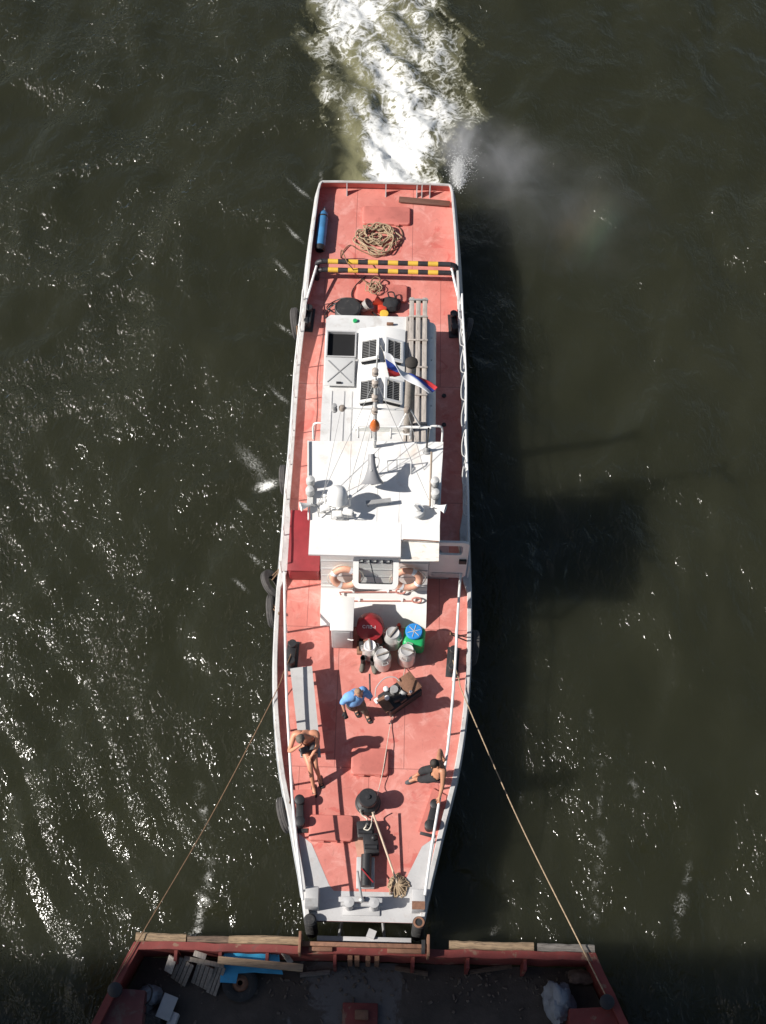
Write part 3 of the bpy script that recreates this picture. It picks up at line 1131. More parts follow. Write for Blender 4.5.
# open hatch
hx0, hx1, hy0, hy1 = -1.23, -.60, 18.25, 18.92
mb = MB()
for (a, b_, c_, d_) in ((hx0 - .03, hx0, hy0 - .03, hy1 + .03), (hx1, hx1 + .03, hy0 - .03, hy1 + .03), (hx0, hx1, hy0 - .03, hy0), (hx0, hx1, hy1, hy1 + .03)):
    mb.span(a, b_, c_, d_, cz - .01, cz + .11)
mb.build('hatch_coaming', 'grey_white', casing)
MB().span(hx0 + .001, hx1 - .001, hy0 + .001, hy1 - .001, cz + .002, cz + .012).build('hatch_opening', 'hole', casing)  # flat black plate in place of the shaded hatch interior
mb = MB()
mb.box((-.925, 17.79, cz + .14), (.70, .74, .035), Matrix.Rotation(R(4), 3, 'X'), .05, 3)
lid = mb.build('hatch_cover', 'lightgrey', casing)
for s in (-1, 1):
    MB().bar((-.925 - s * .27, 17.50, cz + .148), (-.925 + s * .27, 18.06, cz + .187), .022, .012).build('cross_rib', 'grey', lid)
MB().box((-.93, 17.48, cz + .155), (.12, .05, .04), None, .01).build('latch', 'black', lid)

# engine skylight: gabled box with four louvred flaps
sx0, sx1, sy0, sy1 = -.52, .56, 16.30, 19.02
rx = .03
sz = cz + .27
mb = MB()
mb.add([Vector(p) for p in ((sx0, sy0, cz + .001), (sx1, sy0, cz + .001), (sx1, sy1, cz + .001), (sx0, sy1, cz + .001), (sx0, sy0, cz + .10), (sx1, sy0, cz + .10), (sx1, sy1, cz + .10), (sx0, sy1, cz + .10), (rx, sy0 - .0, sz), (rx, sy1 - .02, sz))],
       [(0, 1, 5, 8, 4), (2, 3, 7, 9, 6), (1, 2, 6, 5), (3, 0, 4, 7), (4, 8, 9, 7), (8, 5, 6, 9)])
sky_l = mb.build('skylight', 'white_clean', casing)
for side in (-1, 1):
    for (y0, y1) in ((17.98, 18.66), (16.86, 17.56)):
        x_in, x_out = (rx - .07, sx0 + .05) if side < 0 else (rx + .08, sx1 - .05)
        zi = sz + .05
        zo = cz + .16
        c = Vector(((x_in + x_out) / 2, (y0 + y1) / 2, (zi + zo) / 2 + .055))
        ex = Vector((x_out - x_in, 0, zo - zi))
        L = ex.length
        ex.normalize()
        ey = Vector((0, 1, -.20)).normalized()
        ez = ex.cross(ey)
        if ez.z < 0:
            ez = -ez
        m3 = Matrix((ex, ey, ez)).transposed()
        H = y1 - y0
        fr = MB()
        t = .055
        for (ox, oy, wx, wy) in ((0, H / 2 - t / 2, L, t), (0, -H / 2 + t / 2, L, t), (-L / 2 + t / 2, 0, t, H - 2 * t), (L / 2 - t / 2, 0, t, H - 2 * t)):
            fr.box(c + m3 @ Vector((ox, oy, 0)), (wx, wy, .05), m3)
        flap = fr.build('louvre_flap', 'white_clean', casing)
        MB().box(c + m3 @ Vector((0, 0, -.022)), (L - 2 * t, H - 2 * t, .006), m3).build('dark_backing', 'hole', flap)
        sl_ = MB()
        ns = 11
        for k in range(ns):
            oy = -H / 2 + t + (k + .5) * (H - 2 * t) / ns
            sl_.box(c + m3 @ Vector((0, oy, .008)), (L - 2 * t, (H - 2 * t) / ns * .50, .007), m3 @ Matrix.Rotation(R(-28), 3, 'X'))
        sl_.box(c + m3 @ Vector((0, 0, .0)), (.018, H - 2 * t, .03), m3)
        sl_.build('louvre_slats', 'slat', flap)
        for q in (-1, 1):
            p0 = c + m3 @ Vector((q * L * .38, -H / 2 + .03, -.03))
            MB().cyl(p0, (p0.x, p0.y, p0.z - .07), .015, seg=6).build('flap_prop', 'grey', flap)
        MB().box(c + m3 @ Vector((0, -H / 2 + .03, -.075)), (L * .94, .03, .095), m3).build('flap_gap_shade', 'hole', flap)  # black bar stands in for the shade under the raised flap
# deck fittings on the casing roof rear
MB().lathe([(0, .05), (.05, .05), (.05, 0)], (-.62, 19.3, cz + .001), seg=10).build('filler_cap', 'green', casing)
MB().box((.20, 19.22, cz + .05), (.16, .05, .08), None, .01).build('cleat', 'rust', casing)
# walkway strip between skylight and starboard shoulder: dark drain gap
MB().span(.60, .66, 15.0, 19.3, cz + .002, cz + .010).build('drain_gap', 'grey', casing)

# exhaust stack
mb = MB()
mb.cyl((.66, 16.35, cz), (.66, 16.35, 4.5), .105, seg=20)
mb.lathe([(.12, 0), (.135, .05), (.135, .08), (.12, .08)], (.66, 16.35, cz + .002))
stack = mb.build('exhaust_stack', 'rust_grey' if 'rust_grey' in M else mat('sooty_pipe', (.30, .265, .235), .7, var=.2, dirt=(.12, .1, .09), dirt_amt=.6, bump=.2), tug)
mb = MB()
mb.lathe([(.115, 0), (.135, .03), (.135, .09), (.09, .13), (0, .14)], (.66, 16.35, 4.503), seg=20)
mb.build('stack_cap', mat('sooty_cap', (.035, .030, .026), .85, var=.3), stack)

# ---- wheelhouse
wh = MB()
wx = 1.13
yA0, zA0, yA1, zA1 = 12.63, 1.50, 12.87, 2.62          # sloping front wall
wh.add([Vector(p) for p in ((-wx, yA0, zA0), (wx, yA0, zA0), (wx, yA1, zA1), (-wx, yA1, zA1), (-wx, 14.72, zA0), (wx, 14.72, zA0), (wx, 14.72, 3.80), (-wx, 14.72, 3.80), (wx, yA1 - .2, 3.80), (-wx, yA1 - .2, 3.80))],
       [(0, 1, 2, 3), (3, 2, 8, 9), (1, 5, 6, 8, 2), (0, 3, 9, 7, 4), (5, 4, 7, 6), (9, 8, 6, 7), (0, 4, 5, 1)])
wh.build('wheelhouse', 'white', tug)
# stepped front down to the deck
mb = MB()
hw = 1.135
prof = [(11.92, ZD + .002), (12.20, 1.28), (12.44, 1.31), (12.55, 1.43), (12.60, 1.45), (yA0 - .006, 1.52), (yA0 - .006, 1.54), (12.70, 1.54), (12.70, ZD + .002)]
vs = [Vector((-hw, y, z)) for y, z in prof] + [Vector((hw, y, z)) for y, z in prof]
k = len(prof)
mb.add(vs, [tuple(range(k)), tuple(reversed(range(k, 2 * k)))] + [(i, (i + 1) % k, k + (i + 1) % k, k + i) for i in range(k)])
mb.span(-hw, hw, 12.704, 14.72, ZD + .002, 1.497)
fc = mb.build('front_coaming', 'white', tug)
# companionway box with its door
mb = MB()
mb.span(-.86, -.42, 11.41, 12.14, ZD + .002, 1.98, .025)
cmp_ = mb.build('companionway', 'grey_white', tug)
MB().span(-.88, -.40, 11.395, 12.16, 1.982, 2.01, .01).build('companionway_top', 'white', cmp_)
MB().span(-.80, -.47, 11.392, 11.407, 1.10, 1.92, .004).build('companionway_door', 'grey_white', cmp_)
MB().tube([(-.52, 11.37, 1.62), (-.44, 11.35, 1.62), (-.40, 11.35, 1.63)], .014).build('handle', 'white_clean', cmp_)
# three slots high on the wheelhouse front
for i, x in enumerate((-.30, -.02, .26)):
    t = .62
    y = yA0 + (yA1 - yA0) * .84 - .012
    z = zA0 + (zA1 - zA0) * .84
    m3 = Matrix.Rotation(math.atan2(-(yA1 - yA0), (zA1 - zA0)), 3, 'X')
    mb = MB()
    for (ox, oz, w_, h_) in ((0, .075, .17, .03), (0, -.075, .17, .03), (-.07, 0, .03, .12), (.07, 0, .03, .12)):
        mb.box(Vector((x, y, z)) + m3 @ Vector((ox, 0, oz)), (w_, .03, h_), m3)
    mb.build('vent_frame', 'black', tug)
# wheelhouse front ribs (horizontal)
m3 = Matrix.Rotation(math.atan2(-(yA1 - yA0), (zA1 - zA0)), 3, 'X')
for t in (.12, .34, .55, .78):
    y, z = yA0 + (yA1 - yA0) * t - .006, zA0 + (zA1 - zA0) * t
    MB().box((0, y, z), (2 * wx - .02, .014, .03), m3, .004).build('wall_rib', 'grey_white', tug)

# opened window swung out under the visor
wc0 = Vector((.035, 12.44, 3.50))
ax = Vector((0, -.55, -.52)).normalized()
exn = Vector((1, 0, 0))
ezn = exn.cross(ax)
m3 = Matrix((exn, ax, ezn)).transposed()
Lw, Ww, tw = .74, .92, .115


def rr_frame(cx, cy, w_, h_, r_, t_, seg=5):
    def loop(w2, h2, r2):
        pts = []
        for (sx, sy, a0_) in ((1, 1, 0), (-1, 1, 90), (-1, -1, 180), (1, -1, 270)):
            for k_ in range(seg + 1):
                a = R(a0_ + 90 * k_ / seg)
                pts.append((cx + sx * (w2 / 2 - r2) + r2 * math.cos(a), cy + sy * (h2 / 2 - r2) + r2 * math.sin(a)))
        return pts
    return loop(w_, h_, r_), loop(w_ - 2 * t_, h_ - 2 * t_, max(r_ - t_, .03))


lo, li = rr_frame(0, Lw / 2, Ww, Lw, .15, tw)
mb = MB()
rows = []
for loop_, z in ((lo, -.02), (lo, .02), (li, .02), (li, -.02)):
    rows.append([wc0 + m3 @ Vector((p[0], p[1], z)) for p in loop_])
rows.append(rows[0])
mb.loft(rows, False, True)
win = mb.build('opened_window', 'white_clean', tug)
mb = MB()
li2 = [(p[0] * .975, (p[1] - Lw / 2) * .965 + Lw / 2) for p in li]
rows = []
for loop_, z in ((li, -.022), (li, .024), (li2, .024), (li2, -.022)):
    rows.append([wc0 + m3 @ Vector((p[0], p[1], z)) for p in loop_])
rows.append(rows[0])
mb.loft(rows, False, True)
mb.build('window_gasket', 'rubber', win)
mb = MB()
mb.add([wc0 + m3 @ Vector((p[0], p[1], .0)) for p in li2], [tuple(range(len(li2)))])
mb.build('pane', 'glass', win)
q0, q1 = wc0 + m3 @ Vector((.0, Lw - tw * .9, .03)), wc0 + m3 @ Vector((-.13, .12, .04))
MB().cyl(q0, q1, .011, seg=6).build('wiper', 'black', win)
MB().ball(q0, .03, 8, 6).build('wiper_motor', 'black', win)

# side door standing open, starboard
mb = MB()
dc = Vector((1.56, 13.03, 2.14))
lo, li = rr_frame(0, 0, .80, 1.66, .16, .05)
DW, DH = .80, 1.66


def dpt(x, y, z):
    return Vector((dc.x + x, dc.y + z, dc.z + y))


wlo = [(p[0], p[1]) for p in rr_frame(.02, .47, .50, .42, .07, .05)[0]]
rows = []
outer = rr_frame(0, 0, DW, DH, .14, .05)[0]
for loop_, z in ((outer, -.025), (outer, .025), (wlo, .025), (wlo, -.025)):
    rows.append([dpt(p[0], p[1], z) for p in loop_])
rows.append(rows[0])
mb.loft(rows, False, True)
door = mb.build('side_door', 'white_clean', tug)
mb = MB()
wl2 = rr_frame(.02, .47, .49, .41, .07, .05)[0]
mb.add([dpt(p[0], p[1], 0) for p in wl2], [tuple(range(len(wl2)))])
mb.build('pane', 'glass', door)
MB().box(dpt(.30, .0, -.05), (.16, .05, .16), None, .01).build('lock', 'black', door)
MB().box(dpt(0, -.70, -.035), (.66, .012, .22), None, .004).build('kick_plate', 'grey_white', door)
# dark doorway in the wheelhouse side
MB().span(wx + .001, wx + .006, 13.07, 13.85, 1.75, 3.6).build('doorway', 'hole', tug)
# side step under the door
MB().span(1.14, 1.62, 13.1, 13.9, ZD + .002, 1.25, .02).build('door_step', 'grey', tug)

# ---- roof with visor
mb = MB()
mb.prism([(-1.30, 12.92), (1.29, 12.92), (1.355, 14.86), (-1.43, 14.80)], 3.82, 3.90)
roof = mb.build('wheelhouse_roof', 'roof', tug)
mb = MB()
mb.add([Vector(p) for p in ((-1.30, 12.20, 3.895), (.52, 12.20, 3.895), (.52, 12.917, 3.915), (-1.30, 12.917, 3.915), (-1.30, 12.20, 3.845), (.52, 12.20, 3.845), (.52, 12.917, 3.845), (-1.30, 12.917, 3.845))],
       [(0, 1, 2, 3), (7, 6, 5, 4), (0, 4, 5, 1), (1, 5, 6, 2), (2, 6, 7, 3), (3, 7, 4, 0)])
mb.add([Vector(p) for p in ((.522, 12.58, 3.90), (1.29, 12.56, 3.90), (1.29, 12.917, 3.91), (.522, 12.917, 3.91), (.522, 12.58, 3.845), (1.29, 12.56, 3.845), (1.29, 12.917, 3.845), (.522, 12.917, 3.845))],
       [(0, 1, 2, 3), (7, 6, 5, 4), (0, 4, 5, 1), (1, 5, 6, 2), (2, 6, 7, 3), (3, 7, 4, 0)])
mb.build('visor', 'white_clean', roof)
mb = MB()
mb.add([Vector(p) for p in ((.524, 12.20, 3.70), (1.285, 12.22, 3.70), (1.285, 12.60, 3.78), (.524, 12.60, 3.78), (.524, 12.20, 3.67), (1.285, 12.22, 3.67), (1.285, 12.60, 3.75), (.524, 12.60, 3.75))],
       [(0, 1, 2, 3), (7, 6, 5, 4), (0, 4, 5, 1), (1, 5, 6, 2), (2, 6, 7, 3), (3, 7, 4, 0)])
mb.build('visor_flap', mat('rust_streaked_white', (.76, .74, .69), .5, var=.05, dirt=(.50, .30, .13), dirt_amt=.7, dirt_scale=3.4, dirt_lo=.56, stretch=(1, 2.6, 1)), roof, label='lower visor flap streaked with rust')
MB().tube([(.56, 12.575, 3.906), (.9, 12.572, 3.908), (1.27, 12.552, 3.906)], .012).build('rust_seam', 'rust', roof)
# roof seams
for x in (-.55, .02, .46):
    MB().span(x - .006, x + .006, 12.95, 14.75, 3.9015, 3.906).build('roof_seam', 'roof', roof)
# gutter on the port edge
MB().bar((-1.335, 12.95, 3.93), (-1.425, 14.78, 3.93), .03, .05, .008).build('roof_rail', 'white_clean', roof)

ZR = 3.90


def RP(u, v, h):
    return W(u, v, ZR + h)


# loudhailer / horn bell on its bracket
h0 = RP(371.5, 454, .64)
h1 = RP(372.5, 484, .34)
d = (h1 - h0).normalized()
L = (h1 - h0).length
mb = MB()
mb.lathe([(0, 0), (.065, 0), (.07, .05), (.075, L * .33), (.085, L * .36), (.085, L * .42), (.105, L * .55), (.165, L * .82), (.23, L * .97), (.25, L), (.23, L), (.15, L * .82), (.05, L * .4)], h0, d, 28)
horn = mb.build('loudhailer', mat('horn_grey', (.27, .27, .28), .45, var=.06), tug)
mb = MB()
mb.tube(spline([h0 + d * .06 + Vector((.05, 0, 0)), h0 + d * .12 + Vector((.14, .02, .02)), h0 + d * .24 + Vector((.12, 0, .0)), h0 + d * .3 + Vector((.06, 0, 0))], 6), .014)
mb.tube([(h0.x, h0.y - .12, h0.z), (h0.x, h0.y - .12, ZR)], .025)
mb.tube([(h0.x, h0.y - .34, h0.z - .06), (h0.x, h0.y - .34, ZR)], .02)
mb.build('bracket', 'lightgrey', horn)
# amber beacon on a stem behind the horn
b0 = Vector((-.06, 14.70, ZR + .002))
zb = 4.62
mb = MB()
mb.cyl(b0, (b0.x, b0.y, zb), .026, seg=10)
mb.cyl((b0.x, b0.y, ZR + .002), (b0.x, b0.y, ZR + .3), .04, seg=10)
bs = mb.build('beacon_post', 'lightgrey', tug)
MB().lathe([(.0, 0), (.085, .0), (.105, .05), (.095, .16), (.06, .26), (.02, .32), (0, .33)], (b0.x, b0.y, zb), seg=18).build('beacon_lamp', 'amber', bs)

# searchlight on the port side
sc_ = RP(337.5, 497, .42)
mb = MB()
mb.lathe([(0, .24), (.10, .225), (.17, .17), (.205, .08), (.21, 0), (.21, -.10), (.19, -.12), (0, -.12)], sc_, Vector((-.1, .45, .85)), 26)
sl2 = mb.build('searchlight', 'white_clean', tug)
mb = MB()
mb.tube([(sc_.x - .25, sc_.y - .02, sc_.z + .02), (sc_.x - .25, sc_.y - .08, sc_.z - .2), (sc_.x, sc_.y - .1, sc_.z - .26), (sc_.x + .25, sc_.y - .08, sc_.z - .2), (sc_.x + .25, sc_.y - .02, sc_.z + .02)], .018)
mb.cyl((sc_.x, sc_.y - .1, ZR + .002), (sc_.x, sc_.y - .1, sc_.z - .25), .04, seg=10)
mb.ball((sc_.x + .25, sc_.y, sc_.z + .03), .045, 8, 6)
mb.ball((sc_.x - .25, sc_.y, sc_.z + .03), .045, 8, 6)
mb.build('yoke', 'white_clean', sl2)
# small floodlight boxes in front of it
for (u, v, hh, rz) in ((325, 508, .22, 15), (348, 512, .30, -12), (337, 514, .18, 5)):
    q = RP(u, v, hh)
    f = MB()
    f.box(q, (.20, .13, .12), Matrix.Rotation(R(rz), 3, 'Z') @ Matrix.Rotation(R(18), 3, 'X'), .025)
    fl = f.build('floodlight', 'white_clean', tug)
    MB().cyl((q.x, q.y, ZR + .002), (q.x, q.y, q.z - .05), .016, seg=8).build('stem', 'grey', fl)
    MB().tube([(q.x - .11, q.y, q.z), (q.x - .11, q.y - .06, q.z - .1), (q.x + .11, q.y - .06, q.z - .1), (q.x + .11, q.y, q.z)], .01).build('stirrup', 'grey', fl)
mb = MB()
mb.tube(spline([RP(316, 505, .05), RP(326, 501, .25), RP(333, 503, .22)], 5), .018)
mb.tube(spline([RP(319, 517, .05), RP(318, 508, .2), RP(325, 513, .06)], 5), .012)
mb.build('cable_loop', 'grey', tug)
# bracket over the middle of the roof
qa, qb = RP(364, 507, .03), RP(392, 500, .16)
mb = MB()
mb.bar(RP(366, 503, .16), RP(391, 500, .16), .09, .03)
mb.cyl(RP(368, 503, .14), (RP(368, 503, .14).x, RP(368, 503, .14).y, ZR + .002), .015)
mb.cyl(RP(389, 500, .14), (RP(389, 500, .14).x, RP(389, 500, .14).y, ZR + .002), .015)
mb.build('roof_bracket', 'grey', tug)
# mushroom vent to starboard
q = RP(416, 514, 0)
mb = MB()
mb.lathe([(.10, 0), (.10, .10), (.165, .11), (.168, .15), (.15, .19), (.06, .22), (.06, .24), (0, .245)], (q.x, q.y, ZR + .002), seg=26)
vent = mb.build('mushroom_vent', 'white_clean', tug)
MB().box((q.x + .02, q.y, ZR + .26), (.05, .16, .03), Matrix.Rotation(R(40), 3, 'Z')).build('vent_handle', 'grey', vent)


# side-light clusters on both roof edges
def lamp_pair(side, c1, c2, horn_c):
    mb = MB()
    for q in (c1, c2):
        mb.lathe([(0, -.02), (.075, 0), (.09, .03), (.09, .15), (.075, .2), (.03, .22), (0, .225)], (q.x, q.y, q.z - .1), seg=16)
    o = mb.build('navigation_lamp', 'lightgrey', tug)
    mb = MB()
    for q in (c1, c2):
        mb.lathe([(.07, 0), (.072, .06)], (q.x, q.y, q.z - .17), seg=14)
        mb.cyl((q.x, q.y, ZR), (q.x, q.y, q.z - .12), .03, seg=8)
    mb.build('lamp_lens', 'grey', o)
    mb = MB()
    mb.bar((c1.x, c1.y + .05, ZR + .04), (c2.x, c2.y - .22, ZR + .04), .12, .04)
    mb.build('lamp_bracket', 'lightgrey', o)
    mb = MB()
    mb.lathe([(.035, 0), (.04, .08), (.075, .18), (.10, .22), (.09, .22), (.03, .08)], (horn_c.x - side * .12, horn_c.y, horn_c.z), Vector((side, -.35, .1)), 16)
    mb.tube([(horn_c.x - side * .12, horn_c.y, horn_c.z), (horn_c.x - side * .2, horn_c.y + .03, ZR + .01)], .02)
    mb.build('signal_horn', 'white_clean', tug)


lamp_pair(-1, RP(310.5, 481, .2), RP(310, 491, .2), RP(305, 504, .15))
lamp_pair(1, RP(435, 482, .2), RP(435.5, 494, .2), RP(441, 506, .15))
# whip aerial and its tube
pA = RP(426.5, 450, .06)
mb = MB()
mb.lathe([(.085, 0), (.085, .03), (.05, .05), (.03, .16), (0, .17)], (pA.x, pA.y, ZR + .002), seg=16)
wa = mb.build('aerial_base', 'grey', tug)
MB().tube([(pA.x, pA.y, ZR + .16), (pA.x + .01, pA.y + .04, ZR + .85)], .02).build('aerial', 'black', wa)
MB().tube([RP(431.5, 452, .22), RP(430.5, 480, .2), RP(430, 506, .16)], .022).build('aerial_boom', mat('tarnished_tube', (.33, .26, .2), .6), wa)
# light wire frame (jackstay) to starboard of the horn
mb = MB()
mb.tube([RP(388, 472, .01), RP(387.5, 461, .3), RP(410, 458, .3), RP(411, 462, .25), RP(411, 474, .01)], .012)
mb.tube([RP(397, 459.5, .3), RP(397, 480, .01)], .008)
mb.build('jackstay_frame', 'lightgrey', tug)

# ---- mast
mx, my = -.06, 14.97
mb = MB()
mb.cyl((mx, my, 3.0), (mx, my, 6.0), .045, .035, seg=12)
mb.cyl((mx, my, 6.0), (mx + .03, my + .05, 6.75), .02, .014, seg=8)
mast = mb.build('mast', 'lightgrey', tug)
for z in (4.93, 5.40, 5.90, 6.30):
    mb = MB()
    mb.lathe([(0, -.01), (.05, 0), (.064, .02), (.064, .05), (.045, .055), (.047, .13), (.064, .135), (.064, .165), (.03, .19), (0, .195)], (mx - .01, my - .03, z - .1), seg=16)
    mb.build('mast_lamp', mat('mast_lamp_brown', (.36, .31, .27), .5), mast)
yz = 4.93
ya = W(341, 411, yz)
yb = W(407, 411, yz)
MB().cyl((ya.x - .02, my, yz), (yb.x + .05, my, yz), .02, seg=8).build('yard', 'lightgrey', mast)
for x in (ya.x + .02, yb.x):
    MB().lathe([(0, -.01), (.055, 0), (.068, .03), (.068, .08), (.04, .12), (0, .13)], (x, my, yz - .06), seg=14).build('yard_lamp', mat('yard_lamp_brown', (.3, .25, .21), .5), mast)
q = W(334.5, 407, 4.9)
mb = MB()
mb.lathe([(0, 0), (.06, .0), (.06, .05), (.045, .06), (.045, .14), (.06, .15), (.05, .2), (0, .21)], (q.x, my, yz - .1), seg=12)
mb.build('yard_lamp', 'grey', mast)
# lower frame on the roof's rear edge
fz = 4.32
xa, xb = W(358, 431, fz).x, W(431, 431, fz).x
mb = MB()
mb.cyl((xa, my - .03, fz), (xb, my - .03, fz), .028, seg=10)
for u in (358, 371, 391, 411, 429):
    x = W(u, 431, fz).x
    mb.cyl((x, my - .03, 3.86), (x, my - .03, fz), .022, seg=8)
mb.cyl((W(391, 440, 4).x, my - .028, 4.02), (W(411, 440, 4).x, my - .028, 4.02), .018, seg=8)
mb.build('mast_frame', 'white_clean', mast)
mb = MB()
mb.cyl((W(399, 431, fz).x, my - .03, fz), (yb.x + .02, my, yz), .018, seg=8)
mb.cyl((W(421, 431, fz).x, my - .03, fz), (yb.x + .07, my, yz), .018, seg=8)
mb.build('mast_strut', 'white_clean', mast)
# curved end of the roof frame
for s in (-1, 1):
    x = 1.30 * s
    MB().tube(spline([(x * .82, my + .02, fz - .02), (x * .98, my + .02, fz - .03), (x * 1.02, my + .02, fz - .2), (x * 1.02, my - .1, 3.86)], 5), .022).build('roof_handrail', 'white_clean', tug)
# stay wires
mb = MB()
for a, b_ in (((mx, my, 6.0), RP(317, 506, .0)), ((mx, my, 5.4), RP(345, 500, 0)), ((ya.x, my, yz), RP(321, 505, 0)), ((mx, my, 6.0), RP(429, 500, 0)), ((yb.x, my, yz), RP(424, 470, 0)), ((mx, my, 4.9), RP(357, 492, 0))):
    mb.tube([a, b_], .006, 5)
mb.build('stay_wire', 'grey', mast)

# ---- tow arch across the stern, black and yellow
z1, z2 = 1.52, 1.36
A0, A1 = W(318, 263.5, z1), W(455, 266, z1)
for (zz, vv, arch) in ((z1, 262.3, True), (z2, 270.8, False)):
    a, b_ = W(319, vv - .5, zz), W(454, vv + 1.5, zz)
    pts = []
    y_ = (a.y + b_.y) / 2
    r_ = .062
    p0, p1 = Vector((a.x + .08, y_, zz)), Vector((b_.x - .08, y_, zz))
    left = [Vector((a.x - .06, y_ - .03, ZD + .02)), Vector((a.x - .05, y_, zz - .16)), Vector((a.x - .02, y_, zz - .05)), p0]
    right = [p1, Vector((b_.x + .02, y_, zz - .05)), Vector((b_.x + .05, y_, zz - .16)), Vector((b_.x + .06, y_ - .03, ZD + .02))]
    mb = MB()
    line = spline(left, 5)[:-1] + [p0]
    mb.cur = 0
    mb.tube(line, r_, 12)
    N = 13
    lead = .16
    us = [328, 338, 348, 358, 368.5, 388, 398, 408.5, 418.5, 428.5, 438.5]
    segs = [(319, 328, 0), (328, 338, 1), (338, 348, 0), (348, 358, 1), (358, 368, 0), (368, 378, 1), (378, 388, 0), (388, 398, 1), (398, 408, 0), (408, 418, 1), (418, 428, 0), (428, 438, 1), (438, 453, 0)]
    for (ua, ub, ci) in segs:
        xa_, xb_ = W(ua, vv, zz).x, W(ub, vv, zz).x
        xa_, xb_ = max(xa_, p0.x), min(xb_, p1.x)
        mb.cur = ci
        mb.cyl((xa_, y_, zz), (xb_, y_, zz), r_, seg=12, cap=False)
    mb.cur = 0
    mb.tube(spline(right, 5), r_, 12)
    mb.build('tow_arch', ['barblack', 'yellow'], tug)
# braces from the arch down to the rail
for (u0, v0, z0, u1, v1, z1_) in ((316.5, 266, 1.42, 299, 326, 1.20), (451, 266, 1.42, 463, 318, 1.20), (463, 318, 1.20, 464.5, 345, 1.35)):
    MB().tube([W(u0, v0, z0), W(u1, v1, z1_)], .03, 8).build('arch_brace', 'white_clean', tug)

# ---- railings
def railing(pts, posts, r=.026, name='railing', mid=None):
    mb = MB()
    mb.tube(spline(pts, 4), r, 8)
    if mid:
        mb.tube([Vector((p[0], p[1], p[2] - mid)) for p in spline(pts, 4)], r * .7, 7)
    for p in posts:
        mb.tube([(p[0], p[1], ZD + .02), (p[0] + p[3] if len(p) > 3 else p[0], p[1], p[2])], r * .85, 7)
    return mb.build(name, 'white_clean', tug)


ZRL = 1.76
pr = [W(284.2, 572, ZRL), W(285, 620, ZRL), W(285.6, 660, ZRL), W(286.8, 700, ZRL), W(289.5, 750, ZRL), W(292.5, 800, ZRL), W(297, 845, ZRL), W(303, 900, ZRL)]
sr = [W(460.5, 574, ZRL), W(457.5, 620, ZRL), W(455.5, 660, ZRL), W(452.5, 700, ZRL), W(447.5, 750, ZRL), W(439.5, 800, ZRL), W(432, 845, ZRL), W(425, 895, ZRL)]
def along(P, y):
    for a, b_ in zip(P, P[1:]):
        if (a.y - y) * (b_.y - y) <= 0:
            t = (y - a.y) / (b_.y - a.y)
            return a.lerp(b_, t)
    return P[-1]


for P, sd in ((pr, -1), (sr, 1)):
    posts = []
    for y in (12.75, 11.75, 10.75, 9.55, 8.4, 7.3, 6.25):
        q = along(P, y)
        posts.append((q.x, q.y, q.z))
    railing(P, posts, .027)
for sd in (-1, 1):
    P = [Vector((sd * (B(y) - .08 - .012 * math.sin(y * 2)), y, 1.72 + .02 * math.sin(3 * y))) for y in np.arange(13.1, 20.4, .45)]
    railing(P, [(p.x, p.y, p.z) for p in P[::2]], .017 if sd < 0 else .02, mid=.3)
# chain/rope looped along the starboard rail
mb = MB()
for i in range(8):
    y0 = 14.3 + i * .75
    mb.tube(spline([(B(y0) - .12, y0, 1.7), (B(y0) - .17, y0 + .2, 1.5), (B(y0) - .17, y0 + .5, 1.5), (B(y0) - .12, y0 + .7, 1.7)], 4), .013, 6)
mb.build('railing_chain', 'lightgrey', tug)


# ---- mooring bitts
def bitts(u, v, rz, big=1.0, name='mooring_bitts'):
    q = W(u, v, ZD + .15)
    mb = MB()
    m3 = Matrix.Rotation(R(rz), 3, 'Z')
    c = Vector((q.x, q.y, ZD))
    mb.box(c + Vector((0, 0, .02)), (.26 * big, .68 * big, .035), m3, .01)
    for s in (-1, 1):
        p0 = c + m3 @ Vector((0, s * .19 * big, .03))
        mb.lathe([(.08 * big, 0), (.075 * big, .22), (.088 * big, .225), (.088 * big, .265), (.08 * big, .272), (0, .273)], p0, seg=18)
    mb.box(c + Vector((0, 0, .13)), (.15, .46 * big, .14), m3, .02)
    return mb.build(name, 'black', tug)


bitts(292, 654, -2)
bitts(453, 660, -4)
bitts(308.5, 317, -3)
bitts(454, 323, 3)
bt = bitts(300, 812, 4, 1.15)
bt = bitts(432, 816, -14, 1.15)

# ---- capstan on the foredeck
q = W(368.5, 797, 1.5)
cx, cy = q.x - .01, 8.06
mb = MB()
mb.lathe([(.25, 0), (.26, .02), (.26, .06), (.235, .08), (.225, .13), (.16, .18), (.145, .25), (.16, .29), (.185, .32), (.188, .43), (.172, .45), (.05, .452), (.045, .48), (0, .483)], (cx, cy, ZD + .002), seg=30)
caps = mb.build('capstan', 'black', tug)
mb = MB()
for k in range(8):
    a = k * PI / 4
    mb.box((cx + .15 * math.cos(a), cy + .15 * math.sin(a), ZD + .22), (.04, .03, .16), Matrix.Rotation(a, 3, 'Z'), .008)
mb.build('whelp', 'black', caps)
